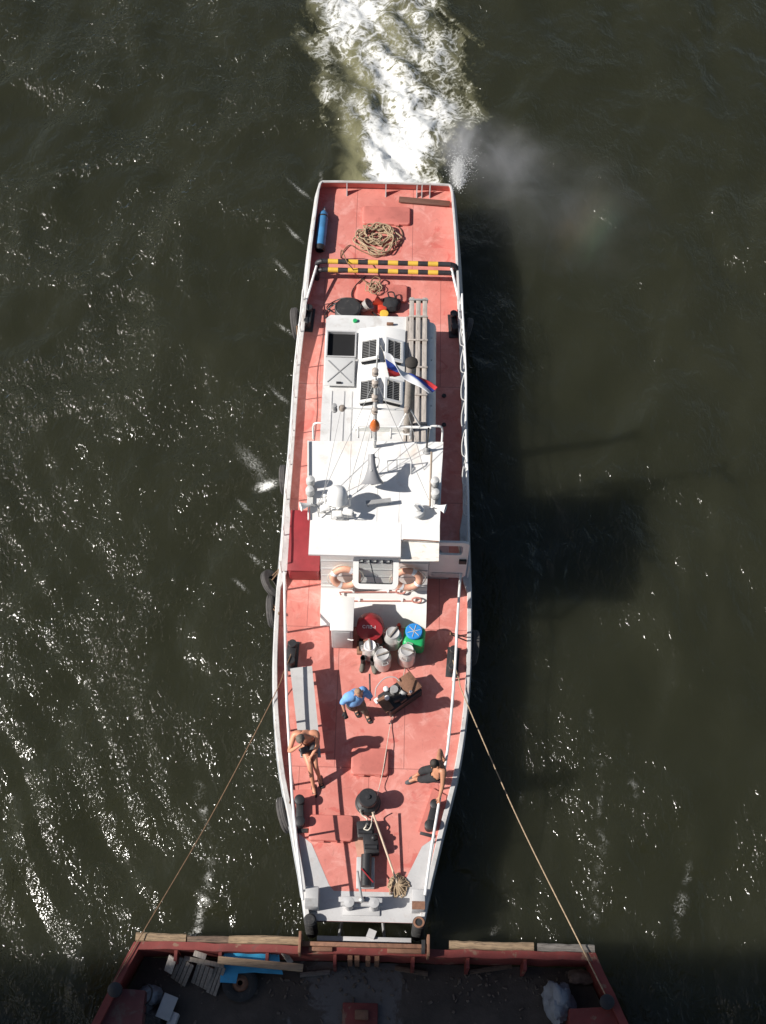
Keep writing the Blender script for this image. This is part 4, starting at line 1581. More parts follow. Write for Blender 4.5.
# chain stopper blocks before it
for (u, v, w_, l_, h_) in ((365.5, 830, .34, .34, .22), (371, 845, .30, .40, .26)):
    q = W(u, v, ZD + .12)
    mb = MB()
    mb.box((q.x, q.y, ZD + h_ / 2 + .002), (w_, l_, h_), R(6), .03)
    mb.box((q.x - w_ * .42, q.y, ZD + h_ * .6), (.05, l_ * .8, h_ * .8), R(6), .015)
    mb.cyl((q.x - w_ * .4, q.y - l_ * .2, ZD + h_ + .03), (q.x + w_ * .4, q.y - l_ * .2, ZD + h_ + .03), .05, seg=10)
    mb.ball((q.x + .05, q.y + l_ * .25, ZD + h_ + .03), .06, 8, 6)
    mb.build('chain_stopper', 'black', tug)
MB().add([Vector((W(354, 838, 1).x, W(354, 838, 1).y, ZD + .003)), Vector((W(358, 860, 1).x, W(358, 860, 1).y, ZD + .003)), Vector((W(368, 862, 1).x, W(368, 862, 1).y, ZD + .003)), Vector((W(362, 838, 1).x, W(362, 838, 1).y, ZD + .003))], [(0, 1, 2, 3)]).build('worn_plate', mat('worn_pink_paint', (.58, .3, .22), .7, var=.2), tug)
# anchor roller on its pale base
q = W(365.5, 872, ZD + .12)
MB().box((q.x - .0, q.y, ZD + .045), (.36, .62, .08), R(1), .02).build('roller_base', 'grey_white', tug)
MB().cyl((q.x + .01, q.y - .30, ZD + .20), (q.x + .01, q.y + .32, ZD + .20), .105, seg=18).build('anchor_roller', 'black', tug)
MB().cyl((q.x - .08, q.y + .02, ZD + .32), (q.x + .16, q.y - .24, ZD + .30), .013, seg=6).build('roller_pin', 'red', tug)
# bow bitt: two posts with a crossbar, and a swung lever
q = W(361.5, 902, ZD + .3)
mb = MB()
for s in (-1, 1):
    mb.cyl((q.x + s * .24, q.y - .04, ZD + .002), (q.x + s * .24, q.y - .04, ZD + .40), .085, seg=16)
    mb.lathe([(.085, 0), (.10, .02), (.10, .05), (0, .07)], (q.x + s * .24, q.y - .04, ZD + .40), seg=16)
mb.cyl((q.x - .40, q.y - .04, ZD + .29), (q.x + .40, q.y - .04, ZD + .29), .05, seg=12)
mb.box((q.x - .18, q.y + .02, ZD + .43), (.52, .10, .03), R(2), .01)
mb.box((q.x + .22, q.y + .02, ZD + .43), (.36, .09, .03), R(-3), .01)
mb.box((q.x, q.y - .02, ZD + .02), (.72, .36, .035), None, .01)
bb = mb.build('bow_bitt', 'grey_white', tug)
la, lb = Vector((q.x + .0, q.y + .0, ZD + .50)), W(357.5, 871, ZD + .75)
MB().cyl(la, lb, .03, .022, seg=8).build('lever', 'grey', bb)
MB().ball(la, .06, 10, 6).build('lever_hub', 'alu', bb)

# ---- pusher gear on the bow
for s in (-1, 1):
    x = s * 1.03
    mb = MB()
    mb.span(x - .13, x + .13, 5.90, 6.30, ZD + .002, ZD + .36, .02)
    pb = mb.build('push_post', 'grey_white', tug)
    MB().span(x - .125, x + .125, 5.905, 6.06, ZD + .362, ZD + .378).build('post_cap', 'grey' if s < 0 else 'rust', pb)
    mb = MB()
    prof = []
    for k in range(9):
        z = .02 + k * .13
        prof += [(.105, z), (.125, z + .02), (.125, z + .09), (.105, z + .11)]
    prof += [(.09, 1.19), (.03, 1.195), (0, 1.195)]
    mb.lathe(prof, (x + s * .02, 5.70, 0), seg=20)
    mb.build('push_pad', 'rubber', pb)
    if s > 0:
        MB().lathe([(.07, 1.196), (.075, 1.212), (.105, 1.212), (.11, 1.19)], (x + s * .02, 5.70, 0), seg=20).build('pad_ring', 'rust', pb)
mb = MB()
mb.span(-.92, .92, 5.40, 5.50, .62, .70, .01)
mb.box((.14, 5.55, .72), (.16, .16, .08), R(-20))
mb.build('bow_crossbeam', 'grey_white', tug)
for x in (-.5, .4):
    MB().cyl((x, 5.46, .62), (x * .9, 5.9, .2), .03, seg=8).build('crossbeam_strut', 'grey', tug)

# ------------------------------------------------------------------ things lying about on the tug
def coil(name, label, c, r0, r1, turns, rr, m, cat='rope', group=None, messy=.3, tail=None, sq=1.0, flat=.03):
    pts = []
    N = int(turns * 14)
    rd = random.Random(hash(label) % 1000 if False else len(label) * 7)
    for i in range(N):
        a = 2 * PI * i / 14 + rd.uniform(-.15, .15)
        f = i / N
        r = (r0 + (r1 - r0) * (.5 + .5 * math.sin(f * turns * 2.1 + rd.uniform(-.3, .3)))) * (1 + rd.uniform(-messy, messy))
        pts.append(Vector((c[0] + r * math.cos(a), c[1] + r * sq * math.sin(a), c[2] + rr + flat * rd.random() + flat * 1.6 * f)))
    if tail:
        pts += [Vector(t) for t in tail]
    mb = MB()
    mb.tube(spline(pts, 3), rr, 6)
    o = mb.build(name, m, None, at=c)
    return tag(o, label, cat, group)


# rope heap on the stern deck
q = W(377, 240, ZD)
coil('rope_coil', 'tangled heap of tan mooring rope on the stern deck behind the striped bars', (q.x, q.y, ZD), .10, .50, 14, .018, 'rope', messy=.30, flat=.07, sq=.82)
pts = [W(u, v, ZD + .03) for u, v in ((381, 227), (392, 224), (401, 230), (402, 241), (395, 249), (386, 253), (376, 257), (368, 254), (357, 249), (350, 245), (344, 250), (341, 258), (342, 262))]
pts[-1].z = 1.5
pts += [W(347, 262, 1.62), W(352, 268, 1.5), W(358, 277, ZD + .04), W(366, 282, ZD + .04), W(371, 288, ZD + .04)]
mb = MB()
mb.tube(spline(pts, 5), .013, 6)
o = mb.build('rope', 'rope_dark', None, at=pts[0])
tag(o, 'thin brown line looping out of the rope heap and over the striped bars', 'rope')
pts = [W(u, v, ZD + .03) for u, v in ((366, 276), (357, 284), (352, 292), (353, 299), (360, 303), (368, 304), (376, 301))]
mb = MB()
mb.tube(spline(pts, 5), .016, 6)
tag(mb.build('hose', 'black', None, at=pts[0]), 'thin black hose curving across the deck forward of the striped bars', 'hose')
q = W(374, 292, ZD)
coil('rope_coil', 'small loose knot of rope on the aft hatch beside the red bucket', (q.x, q.y, ZD + .13), .04, .17, 6, .011, 'rope', messy=.35, flat=.04)
pts = [W(u, v, ZD + .18) for u, v in ((373, 288), (371, 282), (375, 277), (380, 279), (378, 284), (372, 287))]
mb = MB()
mb.tube(spline(pts, 5), .018, 6)
tag(mb.build('rope', 'rope_dark', None, at=pts[0]), 'short dark strap twisted above the small loose knot of rope', 'strap')

# brown plank against the starboard stern bulwark
a, b_ = W(399, 199.5, ZD + .06), W(450, 204, ZD + .06)
mb = MB()
mb.bar(a, b_, .17, .05, .008)
tag(mb.build('plank', 'brown', None, at=(a + b_) / 2 - Vector((0, 0, .03))), 'dark brown plank lying across the starboard stern deck', 'plank')

# blue gas cylinder
a, b_ = W(320, 248, ZD + .15), W(324, 211, ZD + .15)
t = thing('gas_cylinder', 'blue gas cylinder lying along the port stern bulwark', 'gas cylinder', (a.x, a.y, ZD))
d = (b_ - a)
L = d.length
mb = MB()
mb.lathe([(0, -.01), (.06, 0), (.115, .04), (.125, .10), (.125, L * .84), (.11, L * .92), (.06, L * .98), (.045, L), (0, L)], a, d, 20)
mb.build('body', 'blue_gas', t)
MB().lathe([(.045, L), (.045, L + .05), (.025, L + .055), (.025, L + .12), (0, L + .12)], a, d, 10).build('valve', 'grey', t)
MB().lathe([(.128, L * .80), (.131, L * .81), (.131, L * .83), (.128, L * .84)], a, d, 20).build('band', 'black', t)
MB().lathe([(.09, -.08), (.125, -.05), (.127, .05)], a, d, 16).build('foot_ring', 'black', t)

# hose reel, bucket, red bucket behind the casing
q = W(348, 309, ZD + .25)
t = thing('hose_reel', 'large black hose reel behind the white engine casing', 'hose reel', (q.x, q.y, ZD))
mb = MB()
for z in (.05, .11, .17, .23, .29):
    n_ = 26
    rr = .33 - .02 * ((z * 100) % 3)
    mb.tube([(q.x + rr * math.cos(2 * PI * k / n_), q.y + rr * .9 * math.sin(2 * PI * k / n_), ZD + z) for k in range(n_)], .035, 7, True)
mb.build('hose', 'black', t)
MB().cyl((q.x, q.y, ZD), (q.x, q.y, ZD + .33), .30, .27, seg=24).build('drum', 'rubber', t)
mb = MB()
mb.tube(spline([(q.x - .38, q.y + .05, ZD + .04), (q.x - .52, q.y + .18, ZD + .04), (q.x - .38, q.y + .34, ZD + .05), (q.x - .1, q.y + .36, ZD + .2), (q.x + .25, q.y + .30, ZD + .2), (q.x + .45, q.y + .1, ZD + .04)], 6), .016, 6)
mb.tube(spline([(q.x - .42, q.y - .25, ZD + .04), (q.x - .55, q.y - .1, ZD + .04), (q.x - .50, q.y + .1, ZD + .05), (q.x - .3, q.y + .2, ZD + .2)], 6), .016, 6)
mb.build('loose_hose', 'black', t)
q = W(366, 306, ZD + .2)
t = thing('bucket', 'grey metal bucket tipped beside the black hose reel', 'bucket', (q.x, q.y, ZD))
axb = Vector((.75, .1, .75))
mb = MB()
mb.lathe([(0, 0), (.10, 0), (.145, .25), (.15, .26), (.138, .25), (.095, .02), (0, .02)], (q.x - .1, q.y, ZD + .09), axb, 20)
mb.build('body', 'alu', t)
mb = MB()
mb.tube(spline([(q.x + .02, q.y + .15, ZD + .3), (q.x + .17, q.y + .1, ZD + .16), (q.x + .17, q.y - .08, ZD + .14), (q.x + .02, q.y - .13, ZD + .28)], 5), .008, 5)
mb.build('handle', 'grey', t)
q = W(382, 304, ZD + .15)
t = thing('bucket', 'bright red conical fire bucket lying on its side', 'bucket', (q.x, q.y, ZD))
mb = MB()
mb.lathe([(.02, 0), (.13, .30), (.135, .31), (.12, .30), (.015, .03)], (q.x + .10, q.y - .05, ZD + .14), Vector((-.85, .35, .25)), 18)
mb.span(q.x - .10, q.x + .12, q.y - .20, q.y - .02, ZD + .002, ZD + .20, .03)
mb.build('body', 'red_bucket', t)
q = W(391, 305, ZD + .1)
t = thing('bag', 'crumpled black bag beside the red fire bucket', 'bag', (q.x, q.y, ZD))
bm = bmesh.new()
bmesh.ops.create_icosphere(bm, subdivisions=3, radius=1)
for v in bm.verts:
    k_ = 1 + .25 * noise.noise(v.co * 1.7) + .1 * noise.noise(v.co * 4)
    v.co = Vector((v.co.x * .26 * k_, v.co.y * .20 * k_, max(v.co.z * .16 * k_, -.10)))
mb = MB()
mb.bm(bm, True, Matrix.Translation((q.x, q.y, ZD + .105)))
mb.build('body', 'darkcloth', t)
mb = MB()
mb.tube(spline([(q.x - .05, q.y + .15, ZD + .22), (q.x - .08, q.y + .25, ZD + .26), (q.x + .05, q.y + .27, ZD + .24), (q.x + .1, q.y + .12, ZD + .22)], 5), .018, 6)
mb.build('handle', 'black', t)
q = W(384, 317, ZD + .12)
t = thing('paint_tin', 'small yellow tin behind the engine casing', 'tin', (q.x, q.y + .05, ZD))
MB().cyl((q.x, q.y + .05, ZD + .001), (q.x, q.y + .05, ZD + .19), .10, seg=18).build('body', 'yellow', t)
MB().lathe([(.103, .19), (.105, .20), (.09, .205), (0, .20)], (q.x, q.y + .05, ZD), seg=18).build('lid', 'yellow', t)
a, b_ = W(372, 312, ZD + .05), W(379, 318, ZD + .12)
mb = MB()
mb.bar(a, b_, .03, .03)
mb.bar(b_ + Vector((-.06, 0, .0)), b_ + Vector((.06, 0.05, 0)), .05, .05)
tag(mb.build('hammer', 'black', None, at=(a.x, a.y, ZD)), 'black long-handled tool lying by the grey bucket', 'tool')
q = W(388, 314, ZD + .1)
mb = MB()
mb.tube(spline([W(388, 308, ZD + .04), W(388.5, 313, ZD + .06), W(389, 318, ZD + .04)], 5), .02, 6)
tag(mb.build('hose', 'rubber', None, at=(q.x, q.y, ZD)), 'short stub of black hose running from the bag to the casing', 'hose')

# gangway of three planks with battens
g0, g1 = W(417.5, 297, 1.98), W(418.5, 440, 1.98)
t = thing('gangway', 'weathered wooden gangway plank with cross battens along the engine casing roof', 'gangway', (.86, 15, cz))
gy0, gy1 = 15.05, 19.98
for i, x in enumerate((.70, .855, 1.01)):
    MB().span(x - .053, x + .053, gy0 - .06 * i, gy1 - .03 * (i % 2), cz + .045, cz + .085, .006).build('plank', 'wood', t)
for y in (19.9, 19.42, 18.75, 18.0, 17.25, 16.5, 15.7):
    MB().span(.63, 1.085, y - .020, y + .020, cz + .087, cz + .118, .005).build('batten', 'wood' if y < 19.8 else 'grey', t)
    MB().span(.64, 1.08, y - .03, y + .03, cz + .004, cz + .043, .004).build('batten', 'brown', t)
a, b_ = (.585, 15.6, cz + .03), (.60, 19.45, cz + .03)
mb = MB()
mb.bar(a, b_, .055, .05, .01)
mb.bar((.60, 15.6, cz + .06), (.635, 19.3, cz + .06), .02, .03)
tag(mb.build('pole', 'wood', None, at=(.59, 17.5, cz)), 'long thin wooden pole lying beside the gangway', 'pole')

# green hose bundle behind the wheelhouse
q = W(366, 435, cz + .1)
mb = MB()
mb.tube(spline([(-.42, 15.55, cz + .05), (-.2, 15.75, cz + .06), (.05, 15.9, cz + .08), (.22, 15.8, cz + .1), (.34, 15.95, cz + .1), (.42, 15.6, cz + .05), (.30, 15.3, cz + .05), (0, 15.35, cz + .06), (-.35, 15.4, cz + .06)], 6, True), .035, 8, True)
mb.tube(spline([(-.35, 15.5, cz + .1), (0, 15.75, cz + .13), (.32, 15.85, cz + .16), (.37, 15.45, cz + .12)], 6), .03, 8)
tag(mb.build('hose', 'green_hose', None, at=(0, 15.6, cz)), 'green garden hose coiled on the casing roof behind the wheelhouse', 'hose')

# flag
t0 = W(386, 352, 6.1)
t = thing('flag', 'white blue and red flag streaming from the masthead', 'flag', (.06, 15.05, 6.6))
P0 = Vector((.14, 15.10, 6.36))
ctr = [P0 + Vector(v) for v in ((0, 0, 0), (.17, -.02, -.08), (.36, -.07, -.15), (.56, -.15, -.22), (.75, -.26, -.28), (.92, -.38, -.33))]
ns, ntt = 36, 18
cc = spline(ctr, 8)
cc = [cc[int(round(i * (len(cc) - 1) / ns))] for i in range(ns + 1)]
rows = []
for i in range(ns + 1):
    s_ = i / ns
    ph = sstep(.12, .62, s_)
    d0 = Vector((.25, -.55, -.80)).normalized()
    d1 = Vector((.62, .70, -.25)).normalized()
    dd = d0.lerp(d1, float(ph)).normalized()
    wdt = .52 * (1 - .50 * s_)
    fold = .80 * math.exp(-((s_ - .42) / .24) ** 2)
    under = (dd * .25 + Vector((-.15, .10, -.75))).normalized()
    row = []
    for k in range(ntt + 1):
        t_ = k / ntt
        a_ = min(t_, .36)
        b2 = t_ - a_
        row.append(cc[i] + dd * ((a_ * (1 + .7 * fold) - .5) * wdt) + dd.lerp(under, fold) * (b2 * wdt * (1 - .35 * fold)) + Vector((0, 0, .03 * math.sin(s_ * 9 + k * .25))))
    rows.append(row)
for nm, k0, k1, mm, lab in (('stripe', 0, 6, 'flag_white', 'white stripe'), ('stripe', 6, 12, 'flag_blue', 'blue stripe'), ('stripe', 12, 18, 'flag_red', 'red stripe')):
    mb = MB()
    mb.loft([r_[k0:k1 + 1] for r_ in rows], True)
    mb.build(nm, mm, t, label=lab, solidify=.006)
mb = MB()
mb.tube([rows[0][0] + Vector((-.05, .03, .12)), rows[0][0], rows[0][-1], rows[0][-1] + Vector((-.02, .02, -.35))], .007, 5)
mb.build('halyard', 'rope_pale', t)


# lifebuoys
def lifebuoy(c, label):
    t = thing('lifebuoy', label, 'lifebuoy', c, 'lifebuoys on the wheelhouse front')
    tilt = R(72)
    nrm = Vector((0, -math.sin(tilt), math.cos(tilt)))
    x = Vector((1, 0, 0))
    y = nrm.cross(x)
    R0, r_ = .255, .078
    N, K = 40, 12

    def P(a, b_, rad=1.0):
        e = x * math.cos(a) + y * math.sin(a)
        return Vector(c) + e * (R0 + r_ * rad * math.cos(b_)) + nrm * (r_ * rad * .8 * math.sin(b_))
    mb = MB()
    mb.loft([[P(2 * PI * i / N, 2 * PI * k / K) for k in range(K)] for i in range(N)] + [[P(0, 2 * PI * k / K) for k in range(K)]], True, True)
    mb.build('ring', 'orange', t)
    for q_ in range(4):
        a0 = R(62) + q_ * PI / 2
        mb = MB()
        mb.loft([[P(a0 + R(s_), 2 * PI * k / K, 1.07) for k in range(K)] for s_ in (-8, -4, 0, 4, 8)], True, True)
        mb.build('white_band', 'flag_white', t)
    mb = MB()
    pts = []
    for q_ in range(4):
        a0 = R(62) + q_ * PI / 2
        for s_, rr in ((0, 1.1), (25, 1.5), (45, 1.7), (65, 1.5)):
            e = x * math.cos(a0 + R(s_)) + y * math.sin(a0 + R(s_))
            pts.append(Vector(c) + e * (R0 + r_ * rr))
    mb.tube(spline(pts, 3, True), .009, 5, True)
    mb.build('grab_line', 'rope_pale', t)
    return t


for u, lab in ((345.5, 'faded orange lifebuoy left of the swung-out window on the wheelhouse front'), (407.5, 'faded orange lifebuoy right of the swung-out window, in its shade')):
    q = W(u, 575.5, 2.02)
    lifebuoy((q.x, 12.60, 2.02), lab)


# two red boathooks laid on the steps of the wheelhouse front
def boathook(u0, u1, v, z, lab, ring):
    a, b_ = W(u0, v, z), W(u1, v, z)
    t = thing('boathook', lab, 'boathook', (a.x, a.y, z), 'red boathooks on the wheelhouse front')
    redp = 'faded_red_pole'
    if redp not in M:
        M[redp] = mat('faded_red_pole', (.50, .21, .17), .7, var=.2)
    mb = MB()
    mb.cyl(a, b_, .016, seg=8)
    mb.build('shaft', redp, t)
    n_ = 16
    mb = MB()
    mb.tube([(b_.x + .10 + .10 * math.cos(2 * PI * k / n_), b_.y + .045 * math.sin(2 * PI * k / n_), b_.z + .05 + .03 * math.sin(2 * PI * k / n_)) for k in range(n_)], .02, 7, True)
    mb.build('hook_head', redp, t)
    mb = MB()
    mb.tube([(a.x, a.y, a.z), (a.x - .07, a.y - .02, a.z + .02), (a.x - .04, a.y - .05, a.z - .04)], .018, 6)
    mb.build('end_hook', redp, t)
    for f in (.2, .85):
        p = a.lerp(b_, f)
        MB().box((p.x, p.y + .02, p.z), (.05, .07, .05), None, .008).build('clip', 'white_clean', t)


boathook(343, 396, 592, 1.475, 'red boathook on the upper step of the wheelhouse front', 1)
boathook(346, 412, 601, 1.335, 'longer red boathook on the lower step of the wheelhouse front', 1)

# red drum with lettering
dcn = Vector((-.06, 11.66, 1.58))
dax = Vector((-.05, -.80, .60)).normalized()
t = thing('fire_drum', 'red round hose drum with white lettering standing against the wheelhouse front', 'hose drum', (dcn.x, dcn.y, ZD))
mb = MB()
mb.lathe([(0, -.16), (.27, -.16), (.285, -.14), (.285, .06), (.27, .08), (0, .08)], dcn, dax, 36)
dr = mb.build('drum', 'red', t)
mb = MB()
for s in (-1, 1):
    mb.tube([dcn + Vector((s * .2, .05, -.1)), dcn + Vector((s * .22, .06, -.58))], .03, 7)
mb.bar((dcn.x - .22, dcn.y + .06, ZD + .03), (dcn.x + .22, dcn.y + .06, ZD + .03), .05, .05)
mb.build('stand', 'black', t)
cu = bpy.data.curves.new('lettering', 'FONT')
cu.body = 'СЛВ-1'
cu.size = .10
cu.extrude = .002
cu.align_x = 'CENTER'
cu.align_y = 'CENTER'
tmp = bpy.data.objects.new('tmp', cu)
C.objects.link(tmp)
dg = bpy.context.evaluated_depsgraph_get()
me = bpy.data.meshes.new_from_object(tmp.evaluated_get(dg))
bpy.data.objects.remove(tmp)
ex = Vector((1, 0, 0)) - dax * dax.x
ex.normalize()
ey = dax.cross(ex)
base = wloc(t)
for v in me.vertices:
    v.co = dcn + dax * (.083 + v.co.z) + ex * (v.co.x - .01) + ey * (v.co.y + .06) - base
me.materials.clear()
me.materials.append(M['flag_white'])
lt = bpy.data.objects.new('lettering', me)
C.objects.link(lt)
lt.parent = dr
# dark machinery under the drum
t = thing('pump', 'dark greasy pump standing in the shade below the red drum', 'pump', (-.14, 11.42, ZD))
MB().span(-.33, .10, 11.27, 11.56, ZD + .002, ZD + .10, .015).build('bed', 'rust', t)
MB().cyl((-.28, 11.42, ZD + .22), (.05, 11.42, ZD + .22), .13, seg=18).build('motor', 'black', t)
MB().box((-.10, 11.40, ZD + .38), (.16, .16, .08), R(15), .02).build('terminal_box', 'rust', t)
mb = MB()
mb.tube(spline([(.05, 11.4, ZD + .22), (.18, 11.38, ZD + .3), (.24, 11.5, ZD + .2), (.2, 11.7, ZD + .1)], 5), .03, 7)
mb.build('pipe', 'black', t)


# milk cans
def milk_can(u, v, h, r, label, rz, grp='milk cans before the wheelhouse', lidm='grey_white'):
    q = W(u, v, ZD + h)
    c = Vector((q.x, q.y, ZD))
    t = thing('milk_can', label, 'milk can', c, grp)
    z = ZD + .002
    MB().lathe([(0, 0), (r * .93, 0), (r * .95, .03), (r, .035), (r, .06), (r * .97, .07), (r * .97, h * .60), (r, h * .61), (r, h * .64), (r * .98, h * .65), (r * .90, h * .74), (r * .74, h * .83), (r * .68, h * .86), (r * .68, h * .9)], (c.x, c.y, z), seg=28).build('body', 'alu', t)
    MB().lathe([(r * .70, h * .9), (r * .76, h * .9), (r * .77, h * .95), (r * .70, h * .99), (r * .62, h * .97), (r * .2, h * .965), (0, h * .97)], (c.x, c.y, z), seg=28).build('lid', lidm, t)
    m3 = Matrix.Rotation(R(rz), 3, 'Z')
    mb = MB()
    mb.bar(c + m3 @ Vector((-r * .68, 0, h + .0)), c + m3 @ Vector((r * .74, 0, h + .02)), .035, .03, .008)
    mb.box(c + m3 @ Vector((r * .78, 0, h * .93)), (.03, .05, .10), m3, .006)
    mb.build('clamp', 'woodgrey', t)
    for s in (-1, 1):
        mb = MB()
        mb.tube(spline([c + m3 @ Vector((-.05, s * r * .80, h * .80)), c + m3 @ Vector((-.055, s * r * 1.08, h * .80)), c + m3 @ Vector((.055, s * r * 1.08, h * .80)), c + m3 @ Vector((.05, s * r * .80, h * .80))], 5), .010, 6)
        mb.build('handle', 'alu', t)
    return t


milk_can(393, 632.5, .60, .19, 'aluminium milk can below the red drum, beside the green canister', 55)
milk_can(370, 645, .55, .165, 'smaller milk can with plain white lid behind the rubber boots', 100, lidm='flag_white')
milk_can(382.5, 654, .58, .19, 'aluminium milk can in front, right of the rubber boots', 20)
milk_can(407, 649.5, .60, .19, 'aluminium milk can in front of the green canister', -18)
# green canister with blue lid
q = W(414.5, 632, ZD + .55)
t = thing('canister', 'green plastic canister with a round blue lid beside the milk cans', 'canister', (q.x, q.y, ZD))
MB().box((q.x, q.y - .05, ZD + .24), (.46, .44, .475), R(-6), .08, 3).build('body', 'green', t)
MB().lathe([(.15, .475), (.15, .50), (.18, .50), (.18, .55), (.165, .565), (.03, .57), (0, .57)], (q.x - .01, q.y + .02, ZD), seg=28).build('lid', 'blue_lid', t)
mb = MB()
for a in (0, 60, 120):
    m3 = Matrix.Rotation(R(a + 15), 3, 'Z')
    mb.box((q.x - .01, q.y + .01, ZD + .575), (.28, .010, .008), m3)
mb.build('lid_rib', 'rope_pale', t)
q = W(399, 624, ZD + .3)
tag(MB().lathe([(0, 0), (.04, 0), (.05, .2), (.035, .24), (.035, .27), (0, .27)], (q.x, q.y, ZD + .002), seg=12).build('bottle', 'red_bucket', None, at=(q.x, q.y, ZD)), 'small red bottle tucked behind the milk can and canister', 'bottle')
q = W(394, 652, ZD + .1)


# rubber boots
def boot(u, v, rz, label):
    q = W(u, v, ZD)
    t = thing('rubber_boot', label, 'boot', (q.x, q.y, ZD), 'pair of rubber boots')
    m3 = Matrix.Rotation(R(rz), 3, 'Z')

    def P(x, y, z):
        return Vector((q.x, q.y, ZD)) + m3 @ Vector((x, y, z))
    rows = []
    for (y, z, rx_, ry_) in ((0, .03, .048, .05), (.0, .10, .050, .055), (.005, .18, .052, .058), (.012, .27, .058, .063), (.014, .32, .060, .066)):
        rows.append([P(rx_ * math.cos(2 * PI * k / 14), y + ry_ * math.sin(2 * PI * k / 14), z) for k in range(14)])
    inner = [P(.05 * math.cos(2 * PI * k / 14), .014 + .056 * math.sin(2 * PI * k / 14), .315) for k in range(14)]
    inner2 = [P(.045 * math.cos(2 * PI * k / 14), .01 + .05 * math.sin(2 * PI * k / 14), .12) for k in range(14)]
    mb = MB()
    mb.loft(rows + [inner, inner2], True, True)
    mb.add(inner2, [tuple(range(14))])
    mb.build('shaft', 'rubber', t)
    mb = MB()
    rows = []
    for (y, w_, h_) in ((.06, .04, .05), (.04, .05, .09), (-.03, .052, .10), (-.10, .055, .085), (-.16, .055, .07), (-.20, .04, .055), (-.215, .01, .03)):
        rows.append([P(w_ * math.cos(2 * PI * k / 12), y, max(.004, .045 + (h_ if math.sin(2 * PI * k / 12) > 0 else .04) * math.sin(2 * PI * k / 12) * .9)) for k in range(12)])
    mb.loft(rows, True, True)
    mb.build('foot', mat('dusty_rubber', (.13, .12, .10), .8, var=.3, dirt=(.3, .27, .22), dirt_amt=.5, dirt_scale=12) if 'boot' not in M else M['boot'], t)
    return t


M['boot'] = mat('dusty_rubber', (.13, .12, .10), .8, var=.3, dirt=(.3, .27, .22), dirt_amt=.5, dirt_scale=12)
boot(363, 664, -8, 'dark rubber boot standing left of its mate by the milk cans')
boot(373, 665.5, 14, 'dark rubber boot standing right of its mate, against the milk can')

# bench
pb_ = [W(u, v, ZD + .45) for u, v in ((300.5, 757), (321, 757), (312, 666), (290, 668))]
t = thing('bench', 'long grey slab-topped bench along the port railing', 'bench', ((pb_[0] + pb_[2]) / 2 * 1.0)[:2] + (ZD,))
mb = MB()
mb.prism([(p.x, p.y) for p in pb_], ZD + .405, ZD + .45)
mb.build('seat', mat('bench_grey_paint', (.47, .46, .45), .6, var=.08, scale=2, dirt=(.33, .3, .28), dirt_amt=.4), t)
cb = sum(pb_, Vector()) / 4
for f in (.12, .88):
    for s in (.18, .82):
        a = pb_[0].lerp(pb_[3], f)
        b_ = pb_[1].lerp(pb_[2], f)
        p = a.lerp(b_, s)
        MB().cyl((p.x, p.y, ZD + .002), (p.x, p.y, ZD + .404), .03, seg=8).build('leg', 'grey', t)
mb = MB()
a, b_ = pb_[1].lerp(pb_[2], .06), pb_[1].lerp(pb_[2], .94)
mb.bar(a.lerp(pb_[0], .1) - Vector((0, 0, .14)), b_.lerp(pb_[3], .1) - Vector((0, 0, .14)), .03, .16)
mb.build('apron', 'grey', t)

# rusty machine box on the foredeck
mA = W(411, 681, ZD + .42)
t = thing('welding_set', 'rusty box with stripped motor parts and a white hose on the foredeck', 'machine', (.42, 10.45, ZD))
rz = R(38)
m3 = Matrix.Rotation(rz, 3, 'Z')
c = Vector((W(400, 692, ZD + .36).x, W(400, 692, ZD + .36).y, ZD))
t.location = c


def Q(x, y, z):
    return c + m3 @ Vector((x, y, z))


mb = MB()
mb.box(Q(0, 0, .16), (.82, .46, .30), m3, .015)
mb.build('case', 'black', t)
mb = MB()
mb.box(Q(.26, .03, .365), (.36, .44, .05), m3, .02)
mb.box(Q(.26, .03, .335), (.33, .40, .03), m3)
mb.build('tank', 'rust', t)
MB().box(Q(-.40, -.02, .33), (.20, .34, .02), m3, .005).build('side_plate', 'rust', t)
mb = MB()
mb.cyl(Q(-.08, .10, .32), Q(-.08, .10, .45), .085, seg=14)
mb.cyl(Q(-.02, -.08, .34), Q(.07, -.05, .40), .07, seg=12)
mb.build('motor', 'grey', t)
mb = MB()
mb.cyl(Q(-.22, -.06, .38), Q(-.05, -.10, .38), .075, seg=14)
mb.box(Q(-.05, -.16, .36), (.16, .10, .12), m3, .02)
mb.build('flywheel', 'black', t)
for (x, y, z, r_) in ((-.20, .22, .40, .055), (-.30, .05, .40, .05), (.17, -.14, .41, .03)):
    MB().lathe([(0, 0), (r_, 0), (r_, .05), (r_ * .6, .07), (0, .075)], Q(x, y, z - .04), seg=14).build('cap', 'flag_white', t)
MB().tube(spline([Q(.12, .18, .42), Q(.08, .30, .46), Q(-.10, .40, .46), Q(-.34, .36, .40), Q(-.46, .24, .30)], 6), .011, 7).build('hose', 'grey_white', t)
MB().box(Q(-.47, .16, .24), (.10, .13, .06), m3, .02).build('nozzle', 'flag_white', t)

# cord from the machine to the capstan
a, b_ = W(404, 672, 1.55), W(375, 797, 1.5)
mb = MB()
k1_ = W(391, 722, 1.03)
mb.tube(spline([W(405, 668, 1.03), W(400, 690, 1.40), W(397, 704, 1.12), k1_, W(387, 745, 1.12), W(383, 770, 1.12), W(379, 788, 1.10), W(377, 796, 1.30)], 8), .008, 5)
tag(mb.build('cord', 'rope_pale', None, at=(k1_.x, k1_.y, ZD)), 'thin pale cord stretched from the rusty box to the capstan', 'cord')

